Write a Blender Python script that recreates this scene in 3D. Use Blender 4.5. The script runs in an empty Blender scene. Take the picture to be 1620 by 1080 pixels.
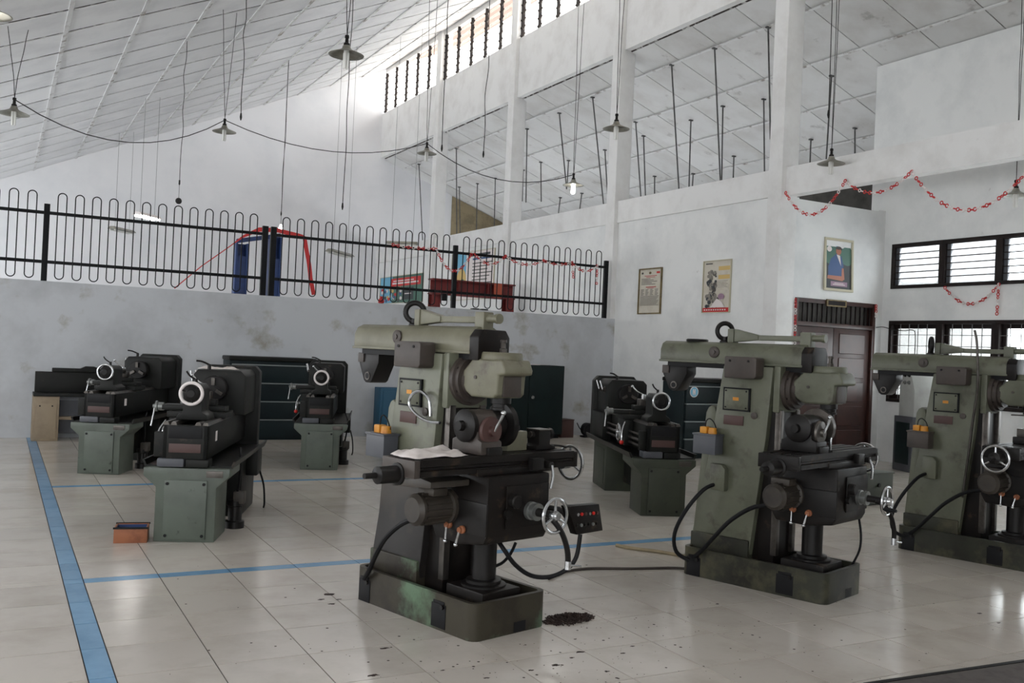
import bpy, bmesh, math, random
from mathutils import Vector, Matrix, Euler, noise
rnd = random.Random(7)
S = bpy.context.scene
COL = S.collection
R = math.radians

# ------------------------------------------------------------------ camera
CX, CY = 810.0, 540.0
V1, V2 = (-3.0, 517.0), (3550.0, 676.0)          # vanishing points of the two floor directions (px)
FPX = math.sqrt(-((V1[0]-CX)*(V2[0]-CX) + (V1[1]-CY)*(V2[1]-CY)))
HC = 1.40
_cy = Vector((V1[0]-CX, -(V1[1]-CY), -FPX)).normalized()
_cx = Vector((V2[0]-CX, -(V2[1]-CY), -FPX)).normalized()
_cz = _cx.cross(_cy)
W2C = Matrix((_cx, _cy, _cz))                     # world = W2C @ cam
CAMP = Vector((0, 0, HC))
cd = bpy.data.cameras.new('camera'); cam = bpy.data.objects.new('camera', cd); COL.objects.link(cam)
cam.matrix_world = Matrix.Translation(CAMP) @ W2C.to_4x4()
cd.sensor_width = 36.0; cd.lens = 36.0*FPX/1620.0; cd.clip_start = 0.05; cd.clip_end = 300
S.camera = cam
def ray(px, py): return W2C @ Vector((px-CX, -(py-CY), -FPX))
def on(px, py, ax, val):
    d = ray(px, py); return CAMP + d*((val-CAMP[ax])/d[ax])
def onp(px, py, n, k):
    n = Vector(n); d = ray(px, py); return CAMP + d*((k-n.dot(CAMP))/n.dot(d))

# ------------------------------------------------------------------ world and light
w = bpy.data.worlds.new('sky'); S.world = w; w.use_nodes = True
bg = w.node_tree.nodes['Background']; bg.inputs[0].default_value = (0.95, 0.975, 1.0, 1); bg.inputs[1].default_value = 8.0
S.view_settings.view_transform = 'Standard'; S.view_settings.look = 'None'
S.view_settings.exposure = -0.08; S.view_settings.gamma = 1.0; S.view_settings.use_curve_mapping = False
sl = bpy.data.lights.new('sun', 'SUN'); sl.energy = 9.0; sl.color = (1.0, .93, .84); sl.angle = R(.6)
so_ = bpy.data.objects.new('sun', sl); COL.objects.link(so_); so_.rotation_euler = Vector((-math.cos(R(62)), .12, -math.sin(R(62)))).to_track_quat('-Z', 'Y').to_euler()
XL, XR, XW, XO = -4.5, 9.41, 11.57, 14.2            # left wall, column wall, window wall, outer wall
YN, YB, YF, YD = -3.5, 13.58, 25.6, 9.75            # near wall, low wall, far wall, door wall
ZU = 1.2                                           # upper floor
def zc(x): return 4.938+0.456*x                    # main ceiling
def za(x): return 6.72-0.356*(x-9.41)              # aisle ceiling
def portal(loc, rot, sx, sy):
    l = bpy.data.lights.new('daylight_portal', 'AREA'); l.shape = 'RECTANGLE'; l.size = sx; l.size_y = sy
    l.energy = 1; l.cycles.is_portal = True
    o = bpy.data.objects.new('daylight_portal', l); COL.objects.link(o); o.location = loc; o.rotation_euler = rot
portal((XL-.12, 4.9, 1.75), (0, R(-90), 0), 1.12, 16.8)
portal((XL-.12, 19.6, 2.03), (0, R(-90), 0), 1.5, 12)
portal((-1.6, YN-.1, 2.1), (R(90), 0, 0), 5.2, 1.5)
portal((XR+.1, 15.7, 8.55), (0, R(90), 0), 1.3, 20)

# ------------------------------------------------------------------ materials
MATS = {}
def lin(c):
    c = c/255.0
    return c/12.92 if c <= 0.04045 else ((c+0.055)/1.055)**2.4
def rgb(r, g, b): return (lin(r), lin(g), lin(b), 1)
def mat(name, c1, c2=None, scale=4.0, rough=0.6, metal=0.0, bump=0.0, lo=0.45, hi=0.7, c3=None, s3=20.0, lo3=.62, hi3=.72, spec=None, objrand=0.0, rough2=None, gen=False):
    if name in MATS: return MATS[name]
    m = bpy.data.materials.new(name); m.use_nodes = True; MATS[name] = m
    nt = m.node_tree; N = nt.nodes; L = nt.links; p = N['Principled BSDF']
    p.inputs['Roughness'].default_value = rough; p.inputs['Metallic'].default_value = metal
    if spec is not None: p.inputs['Specular IOR Level'].default_value = spec
    p.inputs['Base Color'].default_value = c1
    tc = N.new('ShaderNodeTexCoord'); last = None
    def layer(base, col, sc, lo_, hi_, seed):
        mp = N.new('ShaderNodeMapping'); mp.inputs['Location'].default_value = (seed, seed*1.7, seed*.3)
        oi_ = N.new('ShaderNodeObjectInfo'); vm = N.new('ShaderNodeVectorMath'); vm.operation = 'MULTIPLY_ADD'
        cb = N.new('ShaderNodeCombineXYZ'); L.new(oi_.outputs['Random'], cb.inputs[0]); L.new(oi_.outputs['Random'], cb.inputs[2])
        L.new(cb.outputs[0], vm.inputs[0]); vm.inputs[1].default_value = (37, 0, 53); L.new(tc.outputs['Object'], vm.inputs[2]); L.new(vm.outputs[0], mp.inputs[0])
        nz = N.new('ShaderNodeTexNoise'); nz.inputs['Scale'].default_value = sc; nz.inputs['Detail'].default_value = 6; nz.inputs['Roughness'].default_value = .62
        L.new(mp.outputs[0], nz.inputs['Vector'])
        cr = N.new('ShaderNodeMapRange'); cr.inputs['From Min'].default_value = lo_; cr.inputs['From Max'].default_value = hi_
        L.new(nz.outputs[0], cr.inputs[0])
        mx = N.new('ShaderNodeMix'); mx.data_type = 'RGBA'; L.new(cr.outputs[0], mx.inputs[0])
        if base is None: mx.inputs[6].default_value = c1
        else: L.new(base, mx.inputs[6])
        mx.inputs[7].default_value = col
        return mx.outputs[2], cr.outputs[0], nz.outputs[0]
    fac = None
    if c2 is not None:
        last, fac, nzo = layer(None, c2, scale, lo, hi, 3.1)
        if bump:
            b = N.new('ShaderNodeBump'); b.inputs['Strength'].default_value = bump; b.inputs['Distance'].default_value = .01
            L.new(nzo, b.inputs['Height']); L.new(b.outputs[0], p.inputs['Normal'])
        if rough2 is not None:
            mr = N.new('ShaderNodeMapRange'); mr.inputs['To Min'].default_value = rough; mr.inputs['To Max'].default_value = rough2
            L.new(fac, mr.inputs[0]); L.new(mr.outputs[0], p.inputs['Roughness'])
    if c3 is not None: last, _, _ = layer(last, c3, s3, lo3, hi3, 9.7)
    if objrand:
        oi = N.new('ShaderNodeObjectInfo'); mr = N.new('ShaderNodeMapRange')
        mr.inputs['To Min'].default_value = 1-objrand; mr.inputs['To Max'].default_value = 1+objrand*.4
        L.new(oi.outputs['Random'], mr.inputs[0])
        hs = N.new('ShaderNodeHueSaturation'); L.new(mr.outputs[0], hs.inputs['Value'])
        if last is None: hs.inputs['Color'].default_value = c1
        else: L.new(last, hs.inputs['Color'])
        last = hs.outputs[0]
    if last is not None: L.new(last, p.inputs['Base Color'])
    return m
def emat(name, c, s, base=None):
    m = mat(name, base or c); p = m.node_tree.nodes['Principled BSDF']
    p.inputs['Emission Color'].default_value = c; p.inputs['Emission Strength'].default_value = s; return m
def glassmat(name, c, a):
    m = bpy.data.materials.new(name); m.use_nodes = True; MATS[name] = m
    nt = m.node_tree; N = nt.nodes; L = nt.links; out = N['Material Output']; N.remove(N['Principled BSDF'])
    t = N.new('ShaderNodeBsdfTransparent'); t.inputs[0].default_value = c
    d = N.new('ShaderNodeBsdfTranslucent'); d.inputs[0].default_value = c
    g = N.new('ShaderNodeBsdfGlossy'); g.inputs['Roughness'].default_value = .08
    mx = N.new('ShaderNodeMixShader'); mx.inputs[0].default_value = a
    L.new(t.outputs[0], mx.inputs[1]); L.new(d.outputs[0], mx.inputs[2])
    m2 = N.new('ShaderNodeMixShader'); m2.inputs[0].default_value = .06
    L.new(mx.outputs[0], m2.inputs[1]); L.new(g.outputs[0], m2.inputs[2]); L.new(m2.outputs[0], out.inputs[0]); return m
M = dict(
 wall=mat('white_wall_paint', rgb(232,233,232), rgb(214,216,216), 1.3, .75, c3=rgb(150,150,146), s3=5, lo3=.70, hi3=.80),
 far=mat('far_wall_paint', rgb(232,232,234), rgb(222,223,226), .8, .8),
 low=mat('stained_grey_wall', rgb(192,195,199), rgb(170,172,175), 1.1, .8, c3=rgb(132,122,96), s3=1.5, lo3=.56, hi3=.74, bump=.1),
 beam=mat('beam_plaster', rgb(230,230,229), rgb(216,215,213), 2.2, .8, c3=rgb(165,163,160), s3=7, lo3=.72, hi3=.84, bump=.1),
 ceil=mat('ceiling_board', rgb(236,236,237), rgb(222,222,224), 1.6, .85, objrand=.06),
 ceil2=mat('aisle_ceiling_board', rgb(218,218,217), rgb(200,198,195), 1.2, .85, c3=rgb(140,136,132), s3=2.5, lo3=.62, hi3=.8, objrand=.08),
 seam=mat('mouldy_seam', rgb(56,49,45), rgb(205,204,202), 6, .9, lo=.50, hi=.62),
 batten=mat('batten_paint', rgb(222,222,222), rgb(150,142,136), 5, .8, lo=.52, hi=.66),
 tile=mat('ceramic_tile', rgb(202,195,186), rgb(188,180,170), 2.5, .16, objrand=.08),
 btile=mat('blue_tile', rgb(116,160,196), rgb(104,148,184), 6, .22, objrand=.12),
 grout=mat('dark_grout', rgb(58,53,48), rgb(44,40,36), 10, .9),
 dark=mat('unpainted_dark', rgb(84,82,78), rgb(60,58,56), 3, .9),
 tan=mat('tan_plywood', rgb(150,136,108), rgb(120,108,86), 3, .8),
 soffit=mat('tan_soffit', rgb(112,84,64), rgb(98,72,54), 2, .8),
 black=mat('black_painted_steel', rgb(14,15,18), rgb(20,20,22), 8, .5, spec=0.2),
 frame=mat('dark_wood_frame', rgb(34,26,24), rgb(24,20,20), 6, .5, spec=0.2),
 door=mat('brown_door_wood', rgb(62,36,30), rgb(46,28,24), 5, .38),
 glass=glassmat('frosted_louvre_glass', (.9,.92,.93,1), .25),
 glassw=glassmat('warm_louvre_glass', (.97,.94,.9,1), .07),
 pane=glassmat('window_glass', (.95,.97,.97,1), .08),
 steel=mat('galvanised_rod', rgb(88,88,88), rgb(60,58,56), 10, .6),
 enamel=mat('aged_enamel_shade', rgb(150,148,138), rgb(112,108,96), 8, .35, metal=.5),
 bulb=mat('unlit_bulb_glass', rgb(232,232,228), None, rough=.2),
 lit=emat('lit_bulb', (1,.98,.94,1), 30),
 cord=mat('dark_cord', rgb(48,46,46), None, rough=.7, spec=0.2),
 chain=mat('grey_chain', rgb(128,128,128), None, rough=.6),
 chrome=mat('worn_chrome', rgb(196,198,200), rgb(150,148,146), 12, .22, metal=.95),
 rubber=mat('black_rubber', rgb(22,22,24), None, rough=.5, spec=0.2),
 red=mat('red_paper', rgb(196,52,52), None, rough=.7), white=mat('white_paper', rgb(226,218,216), None, rough=.7),
 redsteel=mat('red_oxide_steel', rgb(116,34,32), rgb(86,26,26), 6, .55),
 orange=mat('orange_red_block', rgb(168,76,50), None, rough=.6),
 blue=mat('blue_lift_paint', rgb(38,62,112), rgb(28,44,84), 4, .45),
 teal=mat('dark_teal_cabinet', rgb(20,33,36), rgb(16,25,29), 3, .45, spec=0.25),
 locker=mat('dark_green_locker', rgb(20,34,34), rgb(16,24,26), 3, .45, spec=0.25),
 strip=mat('pale_metal_strip', rgb(140,146,146), None, rough=.4, metal=.4),
 sky=mat('blue_frame_paint', rgb(34,84,112), None, rough=.5),
 green=mat('machine_green_paint', rgb(94,96,80), rgb(78,80,65), 3.5, .42, c3=rgb(52,46,38), s3=6, lo3=.56, hi3=.74, bump=.05),
 olive=mat('olive_cast_paint', rgb(112,110,92), rgb(92,88,70), 4, .45, c3=rgb(54,44,34), s3=7, lo3=.58, hi3=.74, bump=.06),
 grime=mat('oily_black_iron', rgb(24,20,18), rgb(15,13,13), 5, .42, c3=rgb(70,58,46), s3=9, lo3=.6, hi3=.75, bump=.12, spec=0.22),
 grimeg=mat('oily_green_base', rgb(60,56,46), rgb(34,29,26), 3.0, .45, c3=rgb(98,120,98), s3=2.6, lo3=.54, hi3=.68, bump=.1, spec=0.25),
 greeng=mat('grubby_green_base', rgb(52,53,44), rgb(34,32,28), 3.0, .45, c3=rgb(88,84,66), s3=4, lo3=.5, hi3=.7, bump=.1, spec=0.25),
 iron=mat('dark_cast_iron', rgb(28,26,25), rgb(20,18,18), 6, .4, metal=.1, bump=.1, spec=.25),
 bare=mat('bare_machined_steel', rgb(88,84,80), rgb(60,54,50), 8, .35, metal=.75),
 lathe=mat('dark_lathe_paint', rgb(22,23,20), rgb(15,15,14), 4, .45, c3=rgb(64,54,46), s3=7, lo3=.62, hi3=.76, spec=0.22),
 lcab=mat('lathe_cabinet_green', rgb(84,92,83), rgb(74,80,72), 4, .45, c3=rgb(40,42,36), s3=12, lo3=.64, hi3=.74),
 lcabd=mat('dull_cabinet_green', rgb(52,57,44), rgb(42,46,36), 4, .5, c3=rgb(30,30,26), s3=9, lo3=.62, hi3=.74),
 brown=mat('brown_grey_cover', rgb(66,58,53), rgb(52,45,41), 6, .5),
 brownd=mat('brown_nameplate', rgb(72,48,44), None, rough=.5),
 grey=mat('grey_switch_box', rgb(76,78,84), rgb(66,68,74), 6, .45),
 pgrey=mat('pale_grey_machine', rgb(166,168,164), rgb(150,150,146), 4, .5),
 yellow=mat('orange_yellow_plastic', rgb(206,140,40), rgb(170,104,34), 14, .5),
 motor=mat('grey_motor_paint', rgb(62,56,49), rgb(44,39,35), 7, .5, bump=.08),
 dial=mat('dull_dial', rgb(130,132,130), None, rough=.35, metal=.6),
 beige=mat('beige_cabinet_paint', rgb(150,134,112), rgb(134,118,98), 4, .55),
 cloth=mat('white_rag', rgb(214,206,202), rgb(194,184,178), 12, .9, bump=.2),
 wood=mat('orange_brown_wood', rgb(150,92,60), rgb(116,66,42), 8, .6),
 bluein=mat('blue_inside', rgb(30,56,104), None, rough=.5),
 swarf=mat('dark_swarf', rgb(58,46,42), rgb(34,28,26), 30, .6, bump=.4, spec=0.15),
 mat_=mat('dark_grey_sheet', rgb(86,80,78), rgb(72,66,64), 20, .8),
 redk=mat('red_knob', rgb(200,40,34), None, rough=.4),
 paper=mat('cream_paper', rgb(206,200,186), rgb(196,188,172), 10, .6),
 ink=mat('dark_ink', rgb(86,82,78), None, rough=.7), rink=mat('red_ink', rgb(176,70,66), None, rough=.7),
 gold=mat('gold_frame', rgb(120,104,70), rgb(86,74,50), 14, .4, metal=.3),
 cream=mat('cream_frame', rgb(190,184,160), None, rough=.5),
 pyel=mat('print_yellow', rgb(206,176,110), None, rough=.6), pgrn=mat('print_green', rgb(70,110,96), None, rough=.5),
 pblu=mat('print_blue', rgb(52,84,132), None, rough=.5), pskin=mat('print_skin', rgb(176,112,88), None, rough=.5),
 pdk=mat('print_dark', rgb(44,50,54), None, rough=.5), plb=mat('print_light_blue', rgb(110,176,206), None, rough=.5),
 pgr=mat('print_grey', rgb(140,134,124), rgb(90,86,80), 22, .5), plv=mat('print_lavender', rgb(150,120,140), None, rough=.5),
)

def oilcolumn(name, ztop):
    m = bpy.data.materials.new(name); m.use_nodes = True; nt = m.node_tree; N = nt.nodes; L = nt.links; p = N['Principled BSDF']
    tc = N.new('ShaderNodeTexCoord'); sp = N.new('ShaderNodeSeparateXYZ'); L.new(tc.outputs['Object'], sp.inputs[0])
    nz = N.new('ShaderNodeTexNoise'); nz.inputs['Scale'].default_value = 4.5; nz.inputs['Detail'].default_value = 6; L.new(tc.outputs['Object'], nz.inputs['Vector'])
    ad = N.new('ShaderNodeMath'); ad.operation = 'MULTIPLY_ADD'; ad.inputs[1].default_value = .4; L.new(nz.outputs[0], ad.inputs[0])
    zs = N.new('ShaderNodeMath'); zs.operation = 'MULTIPLY'; zs.inputs[1].default_value = .6; L.new(sp.outputs['Z'], zs.inputs[0]); L.new(zs.outputs[0], ad.inputs[2])
    r_ = N.new('ShaderNodeValToRGB'); L.new(ad.outputs[0], r_.inputs[0]); e = r_.color_ramp.elements
    e[0].position = ztop-.1; e[0].color = rgb(30,27,26); e[1].position = min(1, ztop+.14); e[1].color = rgb(104,106,90)
    k = e.new(ztop+.02); k.color = rgb(58,52,46)
    n2 = N.new('ShaderNodeTexNoise'); n2.inputs['Scale'].default_value = 9; n2.inputs['Detail'].default_value = 6; L.new(tc.outputs['Object'], n2.inputs['Vector'])
    mr = N.new('ShaderNodeMapRange'); mr.inputs['From Min'].default_value = .56; mr.inputs['From Max'].default_value = .74; L.new(n2.outputs[0], mr.inputs[0])
    mx = N.new('ShaderNodeMix'); mx.data_type = 'RGBA'; L.new(mr.outputs[0], mx.inputs[0]); L.new(r_.outputs[0], mx.inputs[6]); mx.inputs[7].default_value = rgb(50,44,38)
    L.new(mx.outputs[2], p.inputs['Base Color']); p.inputs['Roughness'].default_value = .42; return m
M['oilcol'] = oilcolumn('oil_blackened_green_paint', .62)

# ------------------------------------------------------------------ mesh helpers
def tag(o, label=None, cat=None, group=None, kind=None):
    if label: o['label'] = label
    if cat: o['category'] = cat
    if group: o['group'] = group
    if kind: o['kind'] = kind
    return o
def thing(name, label, cat, loc=(0,0,0), rz=0.0, group=None):
    o = bpy.data.objects.new(name, None); COL.objects.link(o); o.empty_display_size = .1
    o.location = loc; o.rotation_euler = (0, 0, rz); return tag(o, label, cat, group)
def link(name, me, parent=None, loc=None):
    o = bpy.data.objects.new(name, me); COL.objects.link(o)
    if parent is not None: o.parent = parent
    if loc is not None: o.location = loc
    return o
def basis(d):
    d = Vector(d).normalized(); u = d.cross(Vector((0,0,1)))
    if u.length < 1e-4: u = Vector((1,0,0))
    u.normalize(); return d, u, d.cross(u)
class G:
    def __init__(s): s.bm = bmesh.new(); s.mi = 0
    def face(s, vs):
        try:
            f = s.bm.faces.new(vs); f.material_index = s.mi; return f
        except ValueError: pass
    def box(s, x0, x1, y0, y1, z0, z1):
        v = [s.bm.verts.new(p) for p in ((x0,y0,z0),(x1,y0,z0),(x1,y1,z0),(x0,y1,z0),(x0,y0,z1),(x1,y0,z1),(x1,y1,z1),(x0,y1,z1))]
        for q in ((3,2,1,0),(4,5,6,7),(0,1,5,4),(1,2,6,5),(2,3,7,6),(3,0,4,7)): s.face([v[i] for i in q])
        return s
    def hexa(s, b, t):
        v = [s.bm.verts.new(p) for p in list(b)+list(t)]
        for q in ((3,2,1,0),(4,5,6,7),(0,1,5,4),(1,2,6,5),(2,3,7,6),(3,0,4,7)): s.face([v[i] for i in q])
        return s
    def obox(s, c, size, e=(0,0,0)):
        m = Euler(e).to_matrix(); c = Vector(c); h = [a/2 for a in size]
        P = [c + m @ Vector((sx*h[0], sy*h[1], sz*h[2])) for sz in (-1,1) for sx, sy in ((-1,-1),(1,-1),(1,1),(-1,1))]
        return s.hexa(P[:4], P[4:])
    def prism(s, pts, plane, d0, d1):
        f = {'xz': lambda a,b,d: (a,d,b), 'yz': lambda a,b,d: (d,a,b), 'xy': lambda a,b,d: (a,b,d)}[plane]
        A = [s.bm.verts.new(f(a,b,d0)) for a,b in pts]; B = [s.bm.verts.new(f(a,b,d1)) for a,b in pts]
        s.face(A[::-1]); s.face(B)
        n = len(pts)
        for i in range(n): s.face([A[i], A[(i+1)%n], B[(i+1)%n], B[i]])
        return s
    def ring(s, c, u, v, r, seg):
        return [s.bm.verts.new(c + (u*math.cos(2*math.pi*i/seg) + v*math.sin(2*math.pi*i/seg))*r) for i in range(seg)]
    def skin(s, a, b):
        n = len(a)
        for i in range(n): s.face([a[i], a[(i+1)%n], b[(i+1)%n], b[i]])
    def rev(s, c, axis, prof, seg=20, cap=True):
        d, u, v = basis(axis); c = Vector(c); last = None; first = None
        for t, r in prof:
            q = s.ring(c + d*t, u, v, max(r, 1e-4), seg)
            if last: s.skin(last, q)
            else: first = q
            last = q
        if cap: s.face(first[::-1]); s.face(last)
        return s
    def cyl(s, p0, p1, r, r1=None, seg=16):
        p0 = Vector(p0); p1 = Vector(p1); return s.rev(p0, p1-p0, [(0, r), ((p1-p0).length, r if r1 is None else r1)], seg)
    def tube(s, pts, r, seg=6, sm=0):
        P = [Vector(p) for p in pts]
        if sm and len(P) > 2:
            Q = []
            for i in range(len(P)-1):
                a, b, c, d = P[max(i-1,0)], P[i], P[i+1], P[min(i+2,len(P)-1)]
                for k in range(sm):
                    t = k/sm
                    Q.append(.5*((2*b)+(c-a)*t+(2*a-5*b+4*c-d)*t*t+(3*b-a-3*c+d)*t**3))
            P = Q+[P[-1]]
        last = None; u = None
        for i, p in enumerate(P):
            d = (P[min(i+1,len(P)-1)]-P[max(i-1,0)]).normalized()
            if u is None: _, u, _ = basis(d)
            u = (u - d*u.dot(d)).normalized(); v = d.cross(u)
            q = s.ring(p, u, v, r if not isinstance(r, (list,tuple)) else r[min(i,len(r)-1)], seg)
            if last: s.skin(last, q)
            else: s.face(q[::-1])
            last = q
        s.face(last); return s
    def torus(s, c, axis, Rr, r, seg=28, sides=8):
        d, u, v = basis(axis); c = Vector(c); rings = []
        for i in range(seg):
            t = 2*math.pi*i/seg; e = u*math.cos(t)+v*math.sin(t)
            rings.append([s.bm.verts.new(c + e*Rr + (e*math.cos(2*math.pi*k/sides)+d*math.sin(2*math.pi*k/sides))*r) for k in range(sides)])
        for i in range(seg): s.skin(rings[i], rings[(i+1)%seg])
        return s
    def sph(s, c, r, seg=12):
        return s.rev(Vector(c)-Vector((0,0,r)), (0,0,1), [(r-r*math.cos(math.pi*k/8), r*math.sin(math.pi*k/8)) for k in range(9)], seg, False)
    def quad(s, pts): s.face([s.bm.verts.new(p) for p in pts]); return s
    def mesh(s, name, mats, bevel=0.0, seg=2, ang=38):
        bmesh.ops.recalc_face_normals(s.bm, faces=s.bm.faces)
        if bevel:
            es = [e for e in s.bm.edges if len(e.link_faces) == 2 and e.calc_face_angle(0) > R(30)]
            try: bmesh.ops.bevel(s.bm, geom=es, offset=bevel, segments=seg, affect='EDGES', profile=.6, clamp_overlap=True)
            except Exception: pass
        me = bpy.data.meshes.new(name); s.bm.to_mesh(me); s.bm.free()
        for m in (mats if isinstance(mats, (list,tuple)) else [mats]): me.materials.append(M[m] if isinstance(m, str) else m)
        me.polygons.foreach_set('use_smooth', [True]*len(me.polygons)); me.set_sharp_from_angle(angle=R(ang))
        return me
    def out(s, name, mats, parent=None, bevel=0.0, seg=2, ang=38, loc=None, label=None):
        o = link(name, s.mesh(name, mats, bevel, seg, ang), parent, loc)
        if label: o['label'] = label
        return o
def struct(name, g, m, label, cat, bevel=0.0):
    return tag(g.out(name, m, None, bevel), label, cat, kind='structure')
def copy_tree(o, parent=None):
    c = o.copy(); COL.objects.link(c)
    if parent is not None: c.parent = parent
    for ch in list(o.children): copy_tree(ch, c)
    return c

# ================================================================== STRUCTURE
# ---- floor: sub-base with separate tiles
TS = .4003
X0T, Y0T = .4814, 4.107                      # tile grid origin (right edge of the long blue strip / a cross joint)
BX = (.379, .4814)                           # long blue strip
BYS = [(5.728, 5.828), (9.28, 9.38)]         # cross blue strips
fl = struct('floor', G().box(XL-.2, XW+.3, YN, YB+.1, -.15, -.004), 'grout', 'white ceramic tiled workshop floor with dark joints and blue border strips', 'floor')
def xlines():
    a = []; x = BX[0]
    while x > XL: a.append((x-TS, x)); x -= TS
    x = BX[1]
    while x < XW-.01: a.append((x, min(x+TS, XW))); x += TS
    return a
def ylines():
    cuts = []; y = BYS[0][0]
    while y > YN+.3: cuts.append((y-TS, y)); y -= TS
    y = BYS[0][1]
    while y+TS < BYS[1][0]+.02: cuts.append((y, min(y+TS, BYS[1][0]))); y += TS
    if BYS[1][0]-y > .03: cuts.append((y, BYS[1][0]))
    y = BYS[1][1]
    while y < YB-.01: cuts.append((y, min(y+TS, YB))); y += TS
    return cuts
tmesh = {}
def tile_mesh(w_, h_, m):
    k = (round(w_,3), round(h_,3), m)
    if k not in tmesh:
        g = G(); g.box(-w_/2+.0028, w_/2-.0028, -h_/2+.0028, h_/2-.0028, -.004, 0); tmesh[k] = g.mesh('tile', m)
    return tmesh[k]
def infront(x, y):
    c = W2C.transposed() @ (Vector((x,y,0))-CAMP)
    if c.z > -.5: return None
    return CX+FPX*c.x/-c.z, CY-FPX*c.y/-c.z, -c.z
tiles = []
for x0, x1 in xlines():
    for y0, y1 in ylines():
        xc_, yc_ = (x0+x1)/2, (y0+y1)/2; q = infront(xc_, yc_)
        vis = q is not None and -60 < q[0] < 1690 and q[1] < 1150
        tiles.append((q[2] if vis else 999+abs(yc_), x0, x1, y0, y1))
tiles.sort(); rest = G()
for i, (dd, x0, x1, y0, y1) in enumerate(tiles):
    if i < 300 and dd < 900: link('tile', tile_mesh(x1-x0, y1-y0, 'tile'), fl, ((x0+x1)/2, (y0+y1)/2, 0))
    else: rest.box(x0+.0028, x1-.0028, y0+.0028, y1-.0028, -.004, 0)
tag(rest.out('tile_field', 'tile', fl), kind='stuff')
for y0, y1 in ylines()+BYS: link('blue_tile', tile_mesh(BX[1]-BX[0], y1-y0, 'btile'), fl, ((BX[0]+BX[1])/2, (y0+y1)/2, 0))
for b0, b1 in BYS:
    for x0, x1 in xlines():
        if BX[0] < x0 < 4.9: link('blue_tile', tile_mesh(x1-x0, b1-b0, 'btile'), fl, ((x0+x1)/2, (b0+b1)/2, 0))
        else: link('tile', tile_mesh(x1-x0, b1-b0, 'tile'), fl, ((x0+x1)/2, (b0+b1)/2, 0))
# ---- upper floor behind the low wall
struct('floor_upper', G().box(XL-.2, XR, YB+.1, YF+.1, ZU-.2, ZU), 'wall', 'raised pale floor behind the low wall', 'floor')
struct('floor_side', G().box(XR, XO, YD+.2, YF+.1, -.15, 0), 'low', 'bare floor of the side rooms behind the column wall', 'floor')
# ---- low wall
struct('wall_back', G().box(XL, XR, YB, YB+.15, 0, 2.02), 'low', 'stained grey low wall carrying the black railing', 'wall')
# ---- far wall
g = G(); g.prism([(XL-.2,-.1),(XO,-.1),(XO,za(XO)+.1),(XR+.2,za(XR)+.1),(XR+.2,zc(XR)+.5),(XL-.2,zc(XL)+.1)], 'xz', YF, YF+.2)
struct('wall_far', g, 'far', 'tall white gable wall at the far end of the hall', 'wall')
tag(G().prism([(11.69,4.0),(13.95,4.0),(13.95,za(13.95)-.02),(11.69,za(11.69)-.02)], 'xz', YF-.03, YF-.002).out('plywood_sheet', 'tan'), 'tan plywood sheet standing against the far wall under the side ceiling', 'plywood sheet')
# ---- left wall with big openings, near wall (both behind or beside the camera)
zl = zc(XL)
g = G(); g.box(XL-.2, XL, YN, YB, 0, 1.2); g.box(XL-.2, XL, YB, YF, 0, ZU+.08)
g.box(XL-.2, XL, YN, YB, 2.3, zl+.3); g.box(XL-.2, XL, YB, YF, 2.78, zl+.3)
for y in [YN, -.6, 2.3, 5.2, 8.1, 11.0, YB-.2, 17.6, 21.6, YF-.2]: g.box(XL-.2, XL, y, y+.2, 1.2, 2.8)
struct('wall_left', g, 'wall', 'white side wall with wide open bays letting daylight in', 'wall')
g = G(); g.box(XL-.2, XW+.2, YN-.2, YN, 0, 1.4); g.box(1.0, XW+.2, YN-.2, YN, 1.4, 3.0); g.box(XL-.2, XL+.3, YN-.2, YN, 1.4, 2.6)  # unseen near wall; its wide opening is added to light the hall
g.prism([(XL-.2,2.6),(XL+.3,2.6),(.0,3.0),(XW+.2,3.0),(XW+.2,za(XW)+.1),(XR,za(XR)+.1),(XR,zc(XR)+.1),(XL-.2,zc(XL-.2)+.1)], 'xz', YN-.2, YN)
struct('wall_near', g, 'wall', 'white gable wall closing the hall, its wide opening added for light', 'wall')
# ---- column wall: posters wall, beams, clerestory
g = G(); g.box(XR, XR+.15, YD, YF, 0, 3.69)
struct('wall_right', g, 'wall', 'white wall below the columns with two framed notices', 'wall')
YC = [9.73, 13.72, 17.62, 21.55]
g = G(); g.box(XR-.035, XR+.16, YD, YF, 3.69, 4.07); struct('trim_1', g, 'beam', 'low white ring beam on the wall with the notices', 'beam')
g = G(); g.box(XR-.02, XR+.16, YN, YC[0]-.1, 3.68, 4.07); struct('trim_2', g, 'beam', 'free white beam hung with a red and white paper chain', 'beam')
g = G(); g.box(XR-.02, XR+.14, YN, YF, 6.72, 7.97); struct('trim_3', g, 'beam', 'deep white beam below the high louvre windows', 'beam')
for i, y in enumerate(YC):
    lab = ['stout white column at the end of the wall with the notices, left of the brown door', 'white column rising where the black railing ends', 'white column behind the railing, next after the one at the railing end', 'white column behind the railing closest to the far gable wall'][i]
    g = G(); g.box(XR-.10, XR+.20, y-.13, y+.13, 0 if i < 2 else ZU, zc(XR)+.2)
    struct('trim_%d' % (4+i), g, 'beam', lab, 'column', .006)
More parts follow.
